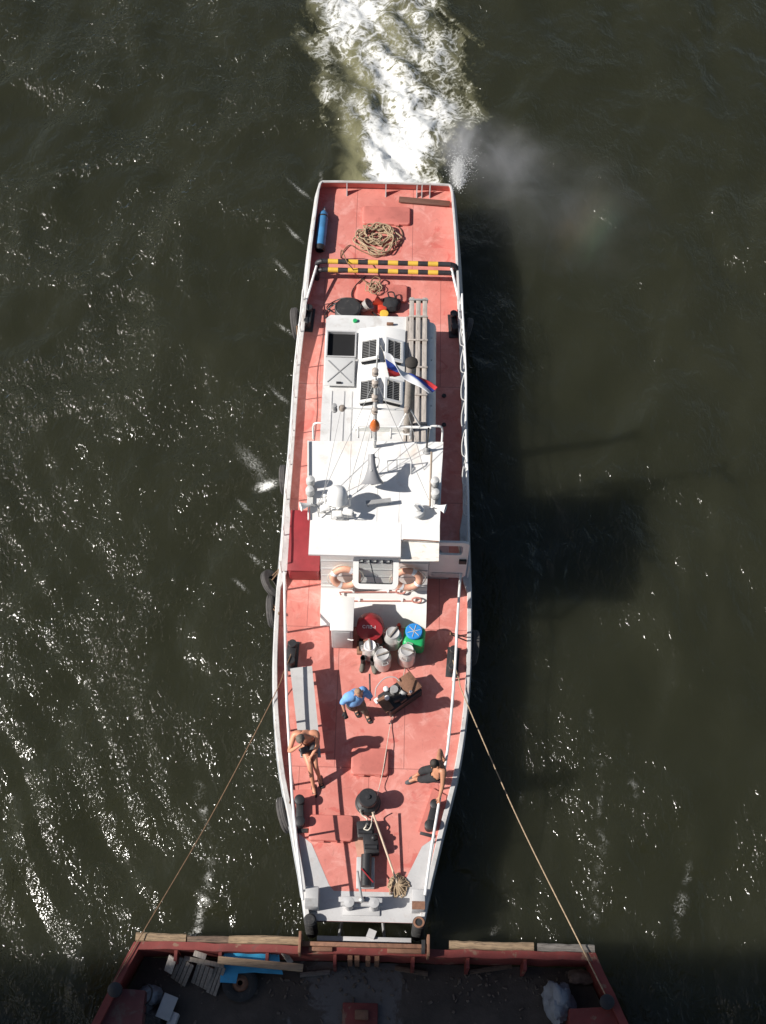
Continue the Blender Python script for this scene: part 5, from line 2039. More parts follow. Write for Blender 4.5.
# mop leaning on the capstan
hd = W(397, 886, ZD + .04)
top = W(372.5, 812, ZD + .44)
t = thing('mop', 'deck mop with a rope head leaning against the black capstan', 'mop', (hd.x, hd.y, ZD))
MB().cyl((hd.x, hd.y + .05, ZD + .09), top, .021, .019, seg=8).build('handle', mat('bleached_handle', (.56, .44, .33), .75, var=.18), t)
mb = MB()
rd = random.Random(3)
for k in range(46):
    a = R(180 + 360 * k / 46) + rd.uniform(-.1, .1)
    r_ = rd.uniform(.17, .29)
    e = Vector((math.cos(a) * .80, math.sin(a) * .85 - .12, 0))
    p0 = Vector((hd.x, hd.y + .05, ZD + .09))
    p1 = p0 + e * r_ * .5 + Vector((rd.uniform(-.02, .02), 0, .0))
    p2 = p0 + e * r_ + Vector((-e.y, e.x, 0)) * rd.uniform(.02, .09) + Vector((0, 0, -.065))
    p3 = p0 + e * r_ * .7 + Vector((-e.y, e.x, 0)) * .12 + Vector((0, 0, -.05))
    mb.tube(spline([p0, p1, p2, p3], 4), .012, 5)
mb.build('mop_head', 'rope', t)
# white line tangled at the capstan foot
mb = MB()
mb.tube(spline([W(u, v, z) for u, v, z in ((360, 810, 1.2), (362, 815, 1.08), (367, 819, 1.1), (366, 826, 1.3), (364, 829, 1.28), (368, 830, 1.3), (371, 826, 1.3), (372, 818, 1.2), (374, 812, 1.3))], 5), .014, 6)
tag(mb.build('rope', 'rope_pale', None, at=W(366, 820, ZD)), 'white line tangled at the foot of the capstan', 'rope')

# ------------------------------------------------------------------ tyre fenders
def tyre_mesh(c, axis_, R0=.30, r_=.115, seg=28, tread=True):
    mb = MB()
    prof = [(R0 - r_ * .8, -r_ * .55), (R0 - r_ * .2, -r_ * .85), (R0 + r_ * .6, -r_ * .8), (R0 + r_, -r_ * .55), (R0 + r_ * 1.02, -r_ * .28), (R0 + r_ * .94, -r_ * .24), (R0 + r_ * .94, -r_ * .04), (R0 + r_ * 1.02, 0), (R0 + r_ * 1.02, r_ * .26), (R0 + r_ * .94, r_ * .3), (R0 + r_, r_ * .55), (R0 + r_ * .6, r_ * .8), (R0 - r_ * .2, r_ * .85), (R0 - r_ * .8, r_ * .55), (R0 - r_ * .85, r_ * .4), (R0 - r_ * .3, r_ * .5), (R0 + r_ * .5, 0), (R0 - r_ * .3, -r_ * .5), (R0 - r_ * .85, -r_ * .4), (R0 - r_ * .8, -r_ * .55)]
    mb.lathe(prof, c, axis_, seg)
    return mb


def fender(u, v, z, ax, label, rope_to=None, R0=.30, r_=.11):
    q = W(u, v, z)
    t = thing('tyre_fender', label, 'tyre', q, 'old tyres hung as fenders along the tug')
    tyre_mesh(q, Vector(ax), R0, r_).build('tyre', 'tyre', t)
    mb = MB()
    e = Vector(rope_to) if rope_to else None
    if e:
        mb.tube([q + Vector((0, 0, R0 * .8)), e], .016, 6)
        mb.tube([q + Vector((0, .12, R0 * .7)), e + Vector((0, .03, 0))], .014, 6)
        mb.build('lashing', 'rope_dark', t)
    return t


def gun(y, s):
    return (s * (B(y) - .1), y, ZD + .14)


q = W(269.5, 583, .75)
fender(272.5, 584, .80, (1, .35, .75), 'tyre fender tilted open beside the port railing end', gun(q.y + .2, -1), .25, .09)
fender(271.8, 611, .62, (1, .06, .12), 'tyre fender hung edge-on just forward of the tilted one', gun(12.1, -1), .28, .09)
fender(473.2, 648, .62, (1, -.05, -.12), 'tyre fender with visible tread on the starboard side by the bitts', (1.62, 11.5, 1.72), .29, .10)
fender(284.5, 815, .62, (1, .25, .2), 'tyre fender low at the port bow', gun(8.0, -1), .27, .10)
fender(284, 480, .62, (1, .05, .1), 'small tyre fender amidships on the port side beside the foam', gun(15.6, -1), .26, .09)
fender(296, 324, .72, (1, .08, .15), 'tyre fender on the port quarter beside the aft bitts', gun(18.9, -1), .30, .10)
fender(467, 331, .72, (1, -.2, -.2), 'tyre fender on the starboard quarter beside the aft bitts', gun(18.9, 1), .24, .09)

# ------------------------------------------------------------------ people
def make_person(name, label, base, J, skin, hair, garments, facing, shoe=None, hairline=.0, glove=None, hairscale=1.0, bulk=1.0):
    """J: joint dict of world points; grows ONE continuous body with the Skin modifier."""
    V, Rr, E, reg = [], [], [], []
    idx = {}

    def nv(k, p, r):
        idx[k] = len(V)
        V.append(Vector(p))
        Rr.append(r)

    def ed(a, b_, region):
        E.append((idx[a], idx[b_]))
        reg.append(region)
    f = facing.normalized()
    pel, chest, neck, head = J['pelvis'], J['chest'], J['neck'], J['head']
    up_h = (head - neck).normalized()
    nv('pelvis', pel, .135)
    nv('belly', pel.lerp(chest, .45), .14 * bulk)
    nv('chest', chest, .165 * (.5 + .5 * bulk))
    nv('ncb', chest.lerp(neck, .62), .085)
    nv('neck', neck, .058)
    nv('skull0', neck.lerp(head, .45) + f * .012, .066)
    nv('skull1', head + f * .008, .092)
    nv('skull2', head + up_h * .075, .075)
    nv('skull3', head + up_h * .105, .04)
    for a, b_, g_ in (('pelvis', 'belly', 'waist'), ('belly', 'chest', 'torso'), ('chest', 'ncb', 'torso'), ('ncb', 'neck', 'neck'), ('neck', 'skull0', 'head'), ('skull0', 'skull1', 'head'), ('skull1', 'skull2', 'head'), ('skull2', 'skull3', 'head')):
        ed(a, b_, g_)
    for s in ('l', 'r'):
        sh, el, wr = J['sh' + s], J['el' + s], J['wr' + s]
        nv('shi' + s, chest.lerp(sh, .55) + (neck - chest) * .18, .115)
        nv('sh' + s, sh, .076)
        nv('um' + s, sh.lerp(el, .5), .055)
        nv('el' + s, el, .043)
        nv('fm' + s, el.lerp(wr, .4), .042)
        nv('wr' + s, wr, .028)
        hd_ = J['ha' + s]
        nv('pa' + s, wr.lerp(hd_, .55), .036)
        nv('kn' + s, hd_, .034)
        ed('chest', 'shi' + s, 'torso')
        ed('shi' + s, 'sh' + s, 'torso')
        ed('sh' + s, 'um' + s, 'uarm')
        ed('um' + s, 'el' + s, 'uarm2')
        ed('el' + s, 'fm' + s, 'farm')
        ed('fm' + s, 'wr' + s, 'farm')
        ed('wr' + s, 'pa' + s, 'hand')
        ed('pa' + s, 'kn' + s, 'hand')
        hp, kn, an, to = J['hp' + s], J['kne' + s], J['an' + s], J['to' + s]
        nv('hp' + s, hp, .105)
        nv('th' + s, hp.lerp(kn, .5), .085)
        nv('kne' + s, kn, .06)
        nv('ca' + s, kn.lerp(an, .33), .056)
        nv('an' + s, an, .038)
        nv('ba' + s, an.lerp(to, .65) + Vector((0, 0, -.012)), .040)
        nv('to' + s, to, .028)
        ed('pelvis', 'hp' + s, 'hip')
        ed('hp' + s, 'th' + s, 'thigh')
        ed('th' + s, 'kne' + s, 'thigh2')
        ed('kne' + s, 'ca' + s, 'shin')
        ed('ca' + s, 'an' + s, 'shin2')
        ed('an' + s, 'ba' + s, 'foot')
        ed('ba' + s, 'to' + s, 'foot')
        # fingers: own chains rooted in the palm, bent
        d_ = (hd_ - wr).normalized()
        curl = J.get('curl' + s, Vector((0, 0, -1)))
        side = d_.cross(curl)
        side = side.normalized() if side.length > .01 else Vector((1, 0, 0))
        curl = side.cross(d_).normalized()
        for k, (o_, ln_) in enumerate(((-.030, .068), (-.010, .078), (.010, .074), (.029, .058))):
            b0_ = hd_ + side * o_ + d_ * .01
            nv('f0%d' % k + s, b0_, .0105)
            nv('f1%d' % k + s, b0_ + d_ * ln_ * .5 + curl * ln_ * .15, .0095)
            nv('f2%d' % k + s, b0_ + d_ * ln_ * .75 + curl * ln_ * .5, .0085)
            ed('kn' + s, 'f0%d' % k + s, 'hand')
            ed('f0%d' % k + s, 'f1%d' % k + s, 'hand')
            ed('f1%d' % k + s, 'f2%d' % k + s, 'hand')
        b0_ = wr.lerp(hd_, .45) + side * (-.04)
        nv('t0' + s, b0_, .013)
        nv('t1' + s, b0_ + side * -.018 + d_ * .035 + curl * .012, .011)
        nv('t2' + s, b0_ + side * -.016 + d_ * .06 + curl * .03, .009)
        ed('pa' + s, 't0' + s, 'hand')
        ed('t0' + s, 't1' + s, 'hand')
        ed('t1' + s, 't2' + s, 'hand')
    me = bpy.data.meshes.new('tmp_body')
    me.from_pydata([tuple(v) for v in V], E, [])
    tmp_ = bpy.data.objects.new('tmp_body', me)
    C.objects.link(tmp_)
    sk = tmp_.modifiers.new('skin', 'SKIN')
    sk.use_smooth_shade = True
    sk.branch_smoothing = .6
    lay = me.skin_vertices[0].data
    for i, r_ in enumerate(Rr):
        lay[i].radius = (r_, r_)
        lay[i].use_root = (i == 0)
    # fuller, flatter trunk
    sb = tmp_.modifiers.new('sub', 'SUBSURF')
    sb.levels = sb.render_levels = 2
    dg_ = bpy.context.evaluated_depsgraph_get()
    dg_.update()
    bme = bpy.data.meshes.new_from_object(tmp_.evaluated_get(dg_))
    bpy.data.objects.remove(tmp_)
    bm = bmesh.new()
    bm.from_mesh(bme)
    bpy.data.meshes.remove(bme)
    segs = [(V[a], V[b_], g_, Rr[a], Rr[b_]) for (a, b_), g_ in zip(E, reg)]

    def region(p):
        best, bg_ = 1e9, None
        for a, b_, g_, ra, rb in segs:
            d_ = b_ - a
            t_ = max(0, min(1, (p - a).dot(d_) / max(d_.length_squared, 1e-9)))
            q_ = (p - (a + d_ * t_)).length / (ra + (rb - ra) * t_)
            if q_ < best:
                best, bg_ = q_, g_
        return bg_
    t = thing(name, label, 'person', base)
    fr = {fa.index: region(fa.calc_center_median()) for fa in bm.faces}
    bm.normal_update()
    # clothing: copies of the covered faces, pushed out along the normals
    out = []
    right = f.cross(up_h).normalized()
    fw = up_h.cross(right).normalized() * 1.0
    if fw.dot(f) < 0:
        fw = -fw

    def shell(nm, sel, m_, off, rough_=0.0):
        vm, vs, fs = {}, [], []
        for fa in bm.faces:
            if not sel(fa):
                continue
            ff = []
            for v in fa.verts:
                if v.index not in vm:
                    vm[v.index] = len(vs)
                    k_ = off * (1 + rough_ * noise.noise(v.co * 9) + rough_ * .6 * noise.noise(v.co * 21))
                    vs.append(v.co + v.normal * k_)
                ff.append(vm[v.index])
            fs.append(ff)
        if not fs:
            return
        mb = MB()
        mb.add(vs, fs, True)
        return mb.build(nm, m_, t)
    bm.verts.index_update()
    for nm, regs, m_, off in garments:
        shell(nm, lambda fa: fr[fa.index] in regs, m_, off, .5)
    if glove:
        shell('gloves', lambda fa: fr[fa.index] == 'hand', glove, .008, .2)

    def is_hair(fa):
        if fr[fa.index] != 'head':
            return False
        d_ = fa.calc_center_median() - head
        return d_.dot(up_h) + .75 * -d_.dot(f) > hairline and d_.dot(up_h) > -.075
    if hair:
        shell('hair', is_hair, hair, .012 * hairscale, .5)
    # body with face features in the same mesh
    mb = MB()
    mb.add([v.co.copy() for v in bm.verts], [[v.index for v in fa.verts] for fa in bm.faces], True)
    bm.free()
    hc = head + f * .008
    mb.loft([[hc + f * .085 + up_h * .02 + right * .008, hc + f * .085 + up_h * .02 - right * .008], [hc + f * .113 - up_h * .028 + right * .016, hc + f * .113 - up_h * .028 - right * .016], [hc + f * .08 - up_h * .036 + right * .018, hc + f * .08 - up_h * .036 - right * .018]], True)
    for s in (-1, 1):
        mb.ball(hc + right * s * .092 - up_h * .008, .03, 8, 6, (.5, .8, 1.1))
        mb.cur = 1
        mb.ball(hc + f * .078 + right * s * .034 + up_h * .012, .0125, 8, 6)
        mb.cur = 0
    mb.cur = 2
    mb.ball(hc + f * .080 - up_h * .055, .018, 8, 6, (1.3, .5, .45))
    body = mb.build('body', [skin, 'eye', 'lips'], t)
    # shoes
    if shoe:
        for s in ('l', 'r'):
            an, to = J['an' + s], J['to' + s]
            d_ = Vector((to.x - an.x, to.y - an.y, 0)).normalized()
            n_ = Vector((-d_.y, d_.x, 0))
            z0 = min(an.z, to.z) - .065
            z0 = max(z0, ZD + .004) if J.get('flat', True) else z0
            mb = MB()
            rows = []
            for (o_, w_, hh) in ((-.075, .030, .075), (-.06, .042, .085), (.0, .045, .085), (.08, .048, .07), (.14, .05, .055), (.19, .04, .045), (.21, .015, .03)):
                ring = []
                for k in range(12):
                    a = 2 * PI * k / 12
                    zz = math.sin(a)
                    ring.append(Vector((an.x, an.y, 0)) + d_ * o_ + n_ * w_ * math.cos(a) + Vector((0, 0, z0 + .02 + (zz * hh if zz > 0 else zz * .02))))
                rows.append(ring)
            if shoe[1] == 'sandal':
                mb.loft([[Vector((an.x, an.y, 0)) + d_ * o_ + n_ * w_ * c_ + Vector((0, 0, z0 + zz)) for (c_, zz) in ((-1, 0), (1, 0), (1, .025), (-1, .025))] for (o_, w_) in ((-.08, .03), (-.05, .042), (.02, .044), (.12, .05), (.18, .042), (.2, .02))], False, True)
                for o_ in (.02, .11):
                    mb.loft([[Vector((an.x, an.y, 0)) + d_ * (o_ + q_) + n_ * (.05 * math.cos(a)) + Vector((0, 0, z0 + .02 + (.075 if o_ < .05 else .065) * max(0, math.sin(a)))) for q_ in (-.022, .022)] for a in [PI * k / 8 for k in range(9)]], True)
            else:
                mb.loft(rows, True, True)
            mb.build('shoe', shoe[0], t)
    return t


def down(p, dz):
    return Vector((p.x, p.y, p.z - dz))


# --- man in the blue shirt, standing and stooping to the left of the rusty box
ft = Vector((W(358, 719, ZD).x, W(358, 719, ZD).y, 0))
f = Vector((.55, -.80, -.55))
hx = W(358.5, 693, 2.56)
fl = Vector((.45, -.89, 0)).normalized()
rt = Vector((fl.y, -fl.x, 0))            # his right
cx_, cy_ = -.22, 9.86
J = {'pelvis': Vector((cx_ - .12, cy_ + .06, 1.90)), 'chest': Vector((cx_ - .08, cy_ + .03, 2.30)), 'neck': Vector((cx_ + .02, cy_ - .03, 2.48)), 'head': Vector((hx.x, hx.y, 2.60))}
J['shr'] = J['chest'] + rt * .175 + Vector((0, 0, .08))
J['shl'] = J['chest'] - rt * .165 + Vector((0, .0, .08))
J['elr'] = J['shr'] + Vector((-.06, .0, -.28)) + rt * .05
wr = W(344.5, 711, 1.90)
J['wrr'] = wr
J['har'] = W(346, 716.5, 1.80)
J['ell'] = J['shl'] + Vector((.14, -.05, -.24))
J['wrl'] = W(369.5, 692, 2.12)
J['hal'] = W(370.5, 695.5, 2.06)
J['hpr'] = J['pelvis'] + rt * .10 + Vector((0, 0, -.06))
J['hpl'] = J['pelvis'] - rt * .10 + Vector((0, 0, -.06))
fr_, fl_ = W(355, 711, 1.07), W(366.5, 717, 1.07)
J['anr'], J['anl'] = fr_ + Vector((0, .06, .02)), fl_ + Vector((0, .06, .02))
J['kner'] = J['hpr'].lerp(J['anr'], .5) + fl * .06
J['knel'] = J['hpl'].lerp(J['anl'], .5) + fl * .06
J['tor'] = J['anr'] + fl * .16 + Vector((0, 0, -.05))
J['tol'] = J['anl'] + fl * .16 + Vector((0, 0, -.05))
make_person('person', 'man in light blue shirt and dark gloves standing left of the rusty box', (cx_, cy_, ZD), J, 'skin', 'hair_fair', [
    ('shirt', ('torso', 'waist', 'uarm', 'uarm2'), 'shirt', .022), ('trousers', ('hip', 'thigh', 'thigh2', 'shin', 'shin2'), 'khaki', .018)], f, ('rubber', 'sandal'), glove='darkcloth', hairline=.09, hairscale=.35, bulk=1.22)
# bar held by him
a, b_ = W(366.5, 678, 2.2), W(366.5, 689, 2.12)
a, b_ = J['hal'] + Vector((-.03, .42, .12)), J['hal'] + Vector((.0, -.10, -.03))
tag(MB().bar(a, b_, .035, .03, .006).build('bar', 'black', None, at=b_), 'short black bar in the gloved hand of the man in blue', 'tool')

# --- shirtless man seated on the bench end, hand to his mouth
f = Vector((-.02, -.85, -.50))
bx, by = -1.22, 9.12
J = {'pelvis': W(307, 741, 1.58), 'chest': W(306, 734, 1.97), 'neck': W(302.5, 735, 2.10), 'head': W(300.5, 738, 2.17)}
rt = Vector((-1, 0, 0))
J['shr'] = J['chest'] + Vector((-.225, -.01, .06))
J['shl'] = J['chest'] + Vector((.225, .01, .06))
J['elr'] = W(289, 752, 1.84)
J['wrr'] = W(298, 746.5, 2.08)
J['har'] = W(301, 744.5, 2.14)
J['curlr'] = Vector((0, .6, .5))
J['ell'] = W(317.5, 746, 1.80)
J['wrl'] = W(311.5, 756, 1.66)
J['hal'] = W(309.5, 759.5, 1.645)
J['hpr'] = J['pelvis'] + Vector((-.10, -.02, -.01))
J['hpl'] = J['pelvis'] + Vector((.10, -.02, -.01))
J['knel'] = W(315.5, 766, 1.52)
J['kner'] = W(310, 766, 1.58)
J['anr'] = W(313.5, 787, 1.10)
J['anl'] = W(319.5, 778, 1.10)
J['tor'] = J['anr'] + Vector((.04, -.16, -.05))
J['tol'] = J['anl'] + Vector((.05, -.15, -.05))
make_person('person', 'shirtless man in grey shorts seated on the bench with a hand at his mouth', (bx, by, 1.45), J, 'skin_red', 'hair_grey', [
    ('shorts', ('hip', 'thigh'), 'greycloth', .020)], f, ('rubber', 'sandal'), hairline=.0)

# --- shirtless man perched on the starboard rail
f = Vector((-.62, -.55, -.55))
px_ = W(440, 770, 1.80)
J = {'pelvis': W(438.5, 773, 1.83), 'chest': W(440, 767, 2.17), 'neck': W(437.5, 765, 2.33), 'head': W(435, 763.5, 2.44)}
J['shr'] = W(439, 760.5, 2.28)
J['shl'] = W(443.5, 771.5, 2.26)
J['elr'] = W(440, 750, 2.05)
J['wrr'] = W(443, 757, 1.84)
J['har'] = W(444.5, 760, 1.80)
J['ell'] = W(442.5, 786, 2.02)
J['wrl'] = W(439.5, 797, 1.85)
J['hal'] = W(438.6, 801.5, 1.80)
J['curll'] = Vector((.3, 0, -1))
J['hpr'] = J['pelvis'] + Vector((-.04, .10, -.03))
J['hpl'] = J['pelvis'] + Vector((-.06, -.09, -.03))
J['kner'] = W(423, 770.5, 1.62)
J['knel'] = W(423, 779.5, 1.60)
J['anr'] = W(418.5, 774, 1.13)
J['anl'] = W(415, 779, 1.10)
J['tor'] = J['anr'] + Vector((-.13, -.07, -.05))
J['tol'] = J['anl'] + Vector((-.14, -.05, -.05))
make_person('person', 'shirtless man in black trousers perched on the starboard rail', (px_.x, px_.y, ZD), J, 'skin_dark', 'hair_dark', [
    ('trousers', ('hip', 'thigh', 'thigh2', 'shin'), 'darkcloth', .018)], f, ('greycloth', 'shoe'), hairline=-.03)

# ------------------------------------------------------------------ the barge
barge = thing('barge', 'dark red open barge in the shade at the tug bow', 'barge', (0, 0, 0))
# plan outline (port to starboard) of the coaming
rd = random.Random(5)
OUT = [(-5.4, -9), (-5.30, 3.0)]
for k in range(6):
    t_ = k / 6
    OUT.append((-5.28 + .86 * t_ + rd.uniform(-.012, .012), 3.04 + 2.12 * t_))
for k in range(30):
    t_ = k / 29
    OUT.append((-4.38 + 8.8 * t_, 5.20 + rd.uniform(-.016, .016)))
for k in range(1, 6):
    t_ = k / 5
    OUT.append((4.42 + .78 * t_ + rd.uniform(-.012, .012), 5.20 - 1.8 * t_))
OUT.append((5.25, -9))


def off_poly(P, d):
    out = []
    for i, p in enumerate(P):
        p = Vector(p)
        n1 = n2 = None
        if i > 0:
            e = (p - Vector(P[i - 1])).normalized()
            n1 = Vector((e.y, -e.x))
        if i < len(P) - 1:
            e = (Vector(P[i + 1]) - p).normalized()
            n2 = Vector((e.y, -e.x))
        if n1 is None or n2 is None:
            nn = n1 or n2
            out.append(p + nn * d)
        else:
            m_ = (n1 + n2).normalized()
            out.append(p + m_ * d / max(.3, m_.dot(n1)))
    return out


def strip(prof, name, m, parent, P=OUT):
    """profile of (inset, z) swept along the outline."""
    mb = MB()
    cols = []
    for o_, z in prof:
        cols.append([Vector((q_.x, q_.y, z + (.022 * noise.noise(Vector((q_.x * 2.1, q_.y * 2.1, z * 3))) if z > .9 else 0))) for q_ in off_poly(P, o_)])
    rows = [[c_[i] for c_ in cols] for i in range(len(P))]
    mb.loft(rows)
    return mb.build(name, m, parent)


strip([(.12, -.6), (.0, .35), (.0, 1.0), (.02, 1.02), (.10, 1.02), (.10, .30)], 'hull', 'barge_red', barge)
strip([(-.03, 1.023), (-.03, 1.10), (.115, 1.10), (.115, 1.023)], 'coaming', 'barge_red', barge)
MB().prism([(-5.1, -9), (5.1, -9), (5.08, 3.4), (4.34, 5.08), (-4.30, 5.08), (-5.14, 3.0)], .18, .30).build('hold_floor', 'hold', barge)
# transverse frames under the coaming
for x in (-3.6, -2.75, -1.85, -.55, .95, 2.0, 3.1):
    MB().prism([(x - .03, 5.095), (x - .03, 4.90), (x + .03, 4.90), (x + .03, 5.095)][::-1], .302, 1.0).build('frame_bracket', 'barge_red', barge)
# wing decks with bollards
for s in (-1, 1):
    if s < 0:
        poly = [(-5.2, -9), (-4.25, -9), (-4.12, 4.35), (-4.66, 4.38), (-5.12, 3.2)]
    else:
        poly = [(4.05, -9), (5.0, -9), (5.0, 3.5), (4.72, 4.28), (3.92, 4.22)]
    wd = MB().prism(poly, .302, .95).build('wing_deck', 'barge_deck' if s < 0 else 'barge_red', barge)
    q = W(116 if s < 0 else 606, 991 if s < 0 else 1003, 1.05)
    mb = MB()
    mb.lathe([(.10, 0), (.10, .18), (.14, .20), (.14, .25), (.10, .27), (0, .275)], (q.x, q.y, .952), seg=18)
    mb.build('bollard', 'black', barge)
MB().span(4.15, 4.28, 3.35, 3.80, .952, .956).build('deck_slot', 'hole', barge)
# wooden rubbing planks along the bow: chipped, uneven timbers butted end to end
def timber(x0, x1, yo, zz, m_, seed, thick=.15):
    rd_ = random.Random(seed)
    n_ = max(4, int((x1 - x0) / .12))
    rows = []
    for i in range(n_ + 1):
        x = x0 + (x1 - x0) * i / n_ + (rd_.uniform(-.04, .04) if i in (0, n_) else 0)
        w_ = thick * (1 + .10 * noise.noise(Vector((x * 1.7, seed, 0))) + .10 * noise.noise(Vector((x * 6, seed, 2))))
        dz = .018 * noise.noise(Vector((x * 1.3, seed, 5))) + .012 * noise.noise(Vector((x * 7, seed, 7)))
        y0 = yo + .012 * noise.noise(Vector((x, seed, 9)))
        rows.append([Vector((x, y0, zz - .22)), Vector((x, y0 + w_, zz - .22)), Vector((x, y0 + w_ + .005, zz + .045 + dz)), Vector((x, y0 + w_ - .025, zz + .07 + dz)), Vector((x, y0 + .01, zz + .065 + dz)), Vector((x, y0, zz + .05 + dz))])
    mb_ = MB()
    mb_.loft(rows, False, True)
    mb_.add(rows[0], [tuple(range(6))])
    mb_.add(rows[-1], [tuple(reversed(range(6)))])
    return mb_.build('rubbing_plank', m_, barge)


M['timber_tan'] = mat('chafed_tan_timber', (.30, .21, .13), .9, var=.35, scale=4, stretch=(1.0, 8, 8), dirt=(.08, .055, .04), dirt_amt=.8, dirt_lo=.50, bump=.6)
M['timber_brown'] = mat('dark_wet_timber', (.17, .115, .08), .85, var=.4, scale=4, stretch=(1.0, 8, 8), dirt=(.05, .035, .03), dirt_amt=.8, dirt_lo=.48, bump=.6)
M['timber_grey'] = mat('grey_split_timber', (.20, .18, .16), .9, var=.35, scale=4, stretch=(1.0, 8, 8), dirt=(.06, .05, .045), dirt_amt=.8, dirt_lo=.50, bump=.6)
timber(-4.36, -3.45, 5.245, .99, 'timber_tan', 1)
timber(-3.43, -2.60, 5.245, 1.0, 'timber_brown', 2, .12)
timber(-2.58, -1.20, 5.245, 1.0, 'timber_tan', 3)
timber(1.66, 3.30, 5.245, 1.0, 'timber_tan', 4)
timber(3.33, 4.42, 5.245, .98, 'timber_grey', 5)
# brown floor stanchions behind the coupling
for i, u in enumerate((350, 357, 368, 377)):
    q = W(u, 955, 1.0)
    MB().span(q.x - .045, q.x + .045, 5.0, 5.09, .302, .98).build('stanchion', 'rust', barge)
# coupling beam with bitten rusty ends
mb = MB()
mb.span(-1.18, 1.20, 5.21, 5.29, 1.04, 1.20, .01)
mb.span(-1.05, -.60, 5.12, 5.20, 1.103, 1.17, .01)
mb.span(.45, 1.15, 5.12, 5.205, 1.103, 1.16, .01)
cb_ = mb.build('coupling_beam', 'rust', barge)
for x in (-1.22, 1.23):
    MB().span(x - .025, x + .025, 5.05, 5.45, .9, 1.34, .006).build('coupling_plate', 'rust', cb_)
mb = MB()
mb.span(1.10, 1.17, 5.10, 5.36, 1.21, 1.26)
mb.build('coupling_pin', 'black', cb_)
# rusty hatch stub on the hold floor
q = W(360, 1014, .5)
mb = MB()
mb.span(q.x - .34, q.x + .34, q.y - .5, q.y + .22, .302, .42, .02)
st = mb.build('floor_hatch', 'barge_red', barge)
MB().span(q.x - .10, q.x + .16, q.y - .1, q.y + .08, .422, .52, .02).build('hatch_lug', 'rust', st)

# ---- cargo lying in the barge
# broken blue cart with its wheel
t = thing('cart', 'broken blue cart bed with chipped paint lying in the barge', 'cart', (*W(250, 962, .6)[:2], .30))
zc = .62
pA, pB, pC, pD = W(222, 961, zc), W(226, 953, zc + .25), W(276, 951, zc + .25), W(277, 962, zc)
mb = MB()
pA, pB, pC, pD = W(219, 963, zc), W(225, 951.5, zc + .25), W(279, 950, zc + .25), W(281, 964, zc)
rows = []
for i in range(9):
    row = []
    for k in range(25):
        p = pA.lerp(pD, k / 24).lerp(pB.lerp(pC, k / 24), i / 8)
        q = Vector((p.x * 3.1, p.y * 3.1, 4))
        row.append(p + Vector((.03 * noise.noise(q), .03 * noise.noise(q + Vector((9, 0, 0))), .09 * noise.noise(q * 1.1 + Vector((0, 7, 0))))))
    rows.append(row)
mb.loft(rows, False)
mb.build('bed', 'blue_cart', t)
mb = MB()
a = [W(u, v, .62) for u, v in ((221, 963), (281, 966), (283, 974), (253, 972), (238, 973), (236, 983), (220, 982))]
mb.prism([(p.x, p.y) for p in reversed(a)], .56, .615)
mb.build('side_board', 'blue_cart', t)
mb = MB()
for u, v in ((224, 970), (238, 962), (276, 962)):
    q = W(u, v, .5)
    mb.cyl((q.x, q.y, .302), (q.x, q.y, .56), .03, seg=8)
mb.build('axle_post', 'rust', t)
q = W(240, 983, .44)
t = thing('wheel', 'old rubber tyre on a rusty rim lying under the blue cart', 'tyre', (q.x, q.y, .30))
tyre_mesh(Vector((q.x, q.y, .43)), Vector((.1, -.25, 1)), .245, .10).build('tyre', 'rubber', t)
MB().lathe([(.05, .01), (.09, .03), (.17, .0), (.185, -.05), (.17, -.06), (.05, -.02)], (q.x, q.y, .45), Vector((.1, -.25, 1)), 20).build('rim', 'rust', t)
# brown beam over the cart
a, b_ = W(218, 960, .98), W(303, 968, .98)
tag(MB().bar(a, b_, .14, .07, .01).build('beam', 'woodx', None, at=(a + b_) / 2), 'brown timber beam lying across the blue cart', 'beam')


def board(u0, v0, u1, v1, z0, z1, w_, m, label, grp=None, n_=1, nm='board', cat='board'):
    a, b_ = W(u0, v0, z0), W(u1, v1, z1)
    mb = MB()
    d_ = (b_ - a).normalized()
    s_ = d_.cross(Vector((0, 0, 1))).normalized()
    for k in range(n_):
        o_ = s_ * ((k - (n_ - 1) / 2) * w_ / n_)
        mb.bar(a + o_, b_ + o_, w_ / n_ - .012, .03, .004)
    o = mb.build(nm, m, None, at=a)
    return tag(o, label, cat, grp)


board(173, 957, 168, 972, .95, .62, .18, 'wood', 'tan board leaning left of the grey pallets in the barge')
board(184, 958, 224, 966, .80, .80, .10, 'woodgrey', 'long grey lath across the tops of the pallets')
board(187, 961, 178, 982, .76, .34, .34, 'woodgrey', 'leftmost grey pallet of boards in the barge', 'grey pallets in the barge', 4, 'pallet', 'pallet')
board(206, 965, 199, 986, .72, .33, .36, 'woodgrey', 'middle grey pallet of boards in the barge', 'grey pallets in the barge', 4, 'pallet', 'pallet')
board(221, 966, 211, 994, .70, .33, .22, 'woodgrey', 'narrow rightmost grey pallet of boards next to the blue cart', 'grey pallets in the barge', 3, 'pallet', 'pallet')
board(194, 953, 206, 957, .96, .9, .12, 'wood', 'short tan board under the barge coaming above the pallets')
board(283, 951, 291, 963, 1.0, .6, .12, 'wood', 'tan board leaning right of the blue cart')

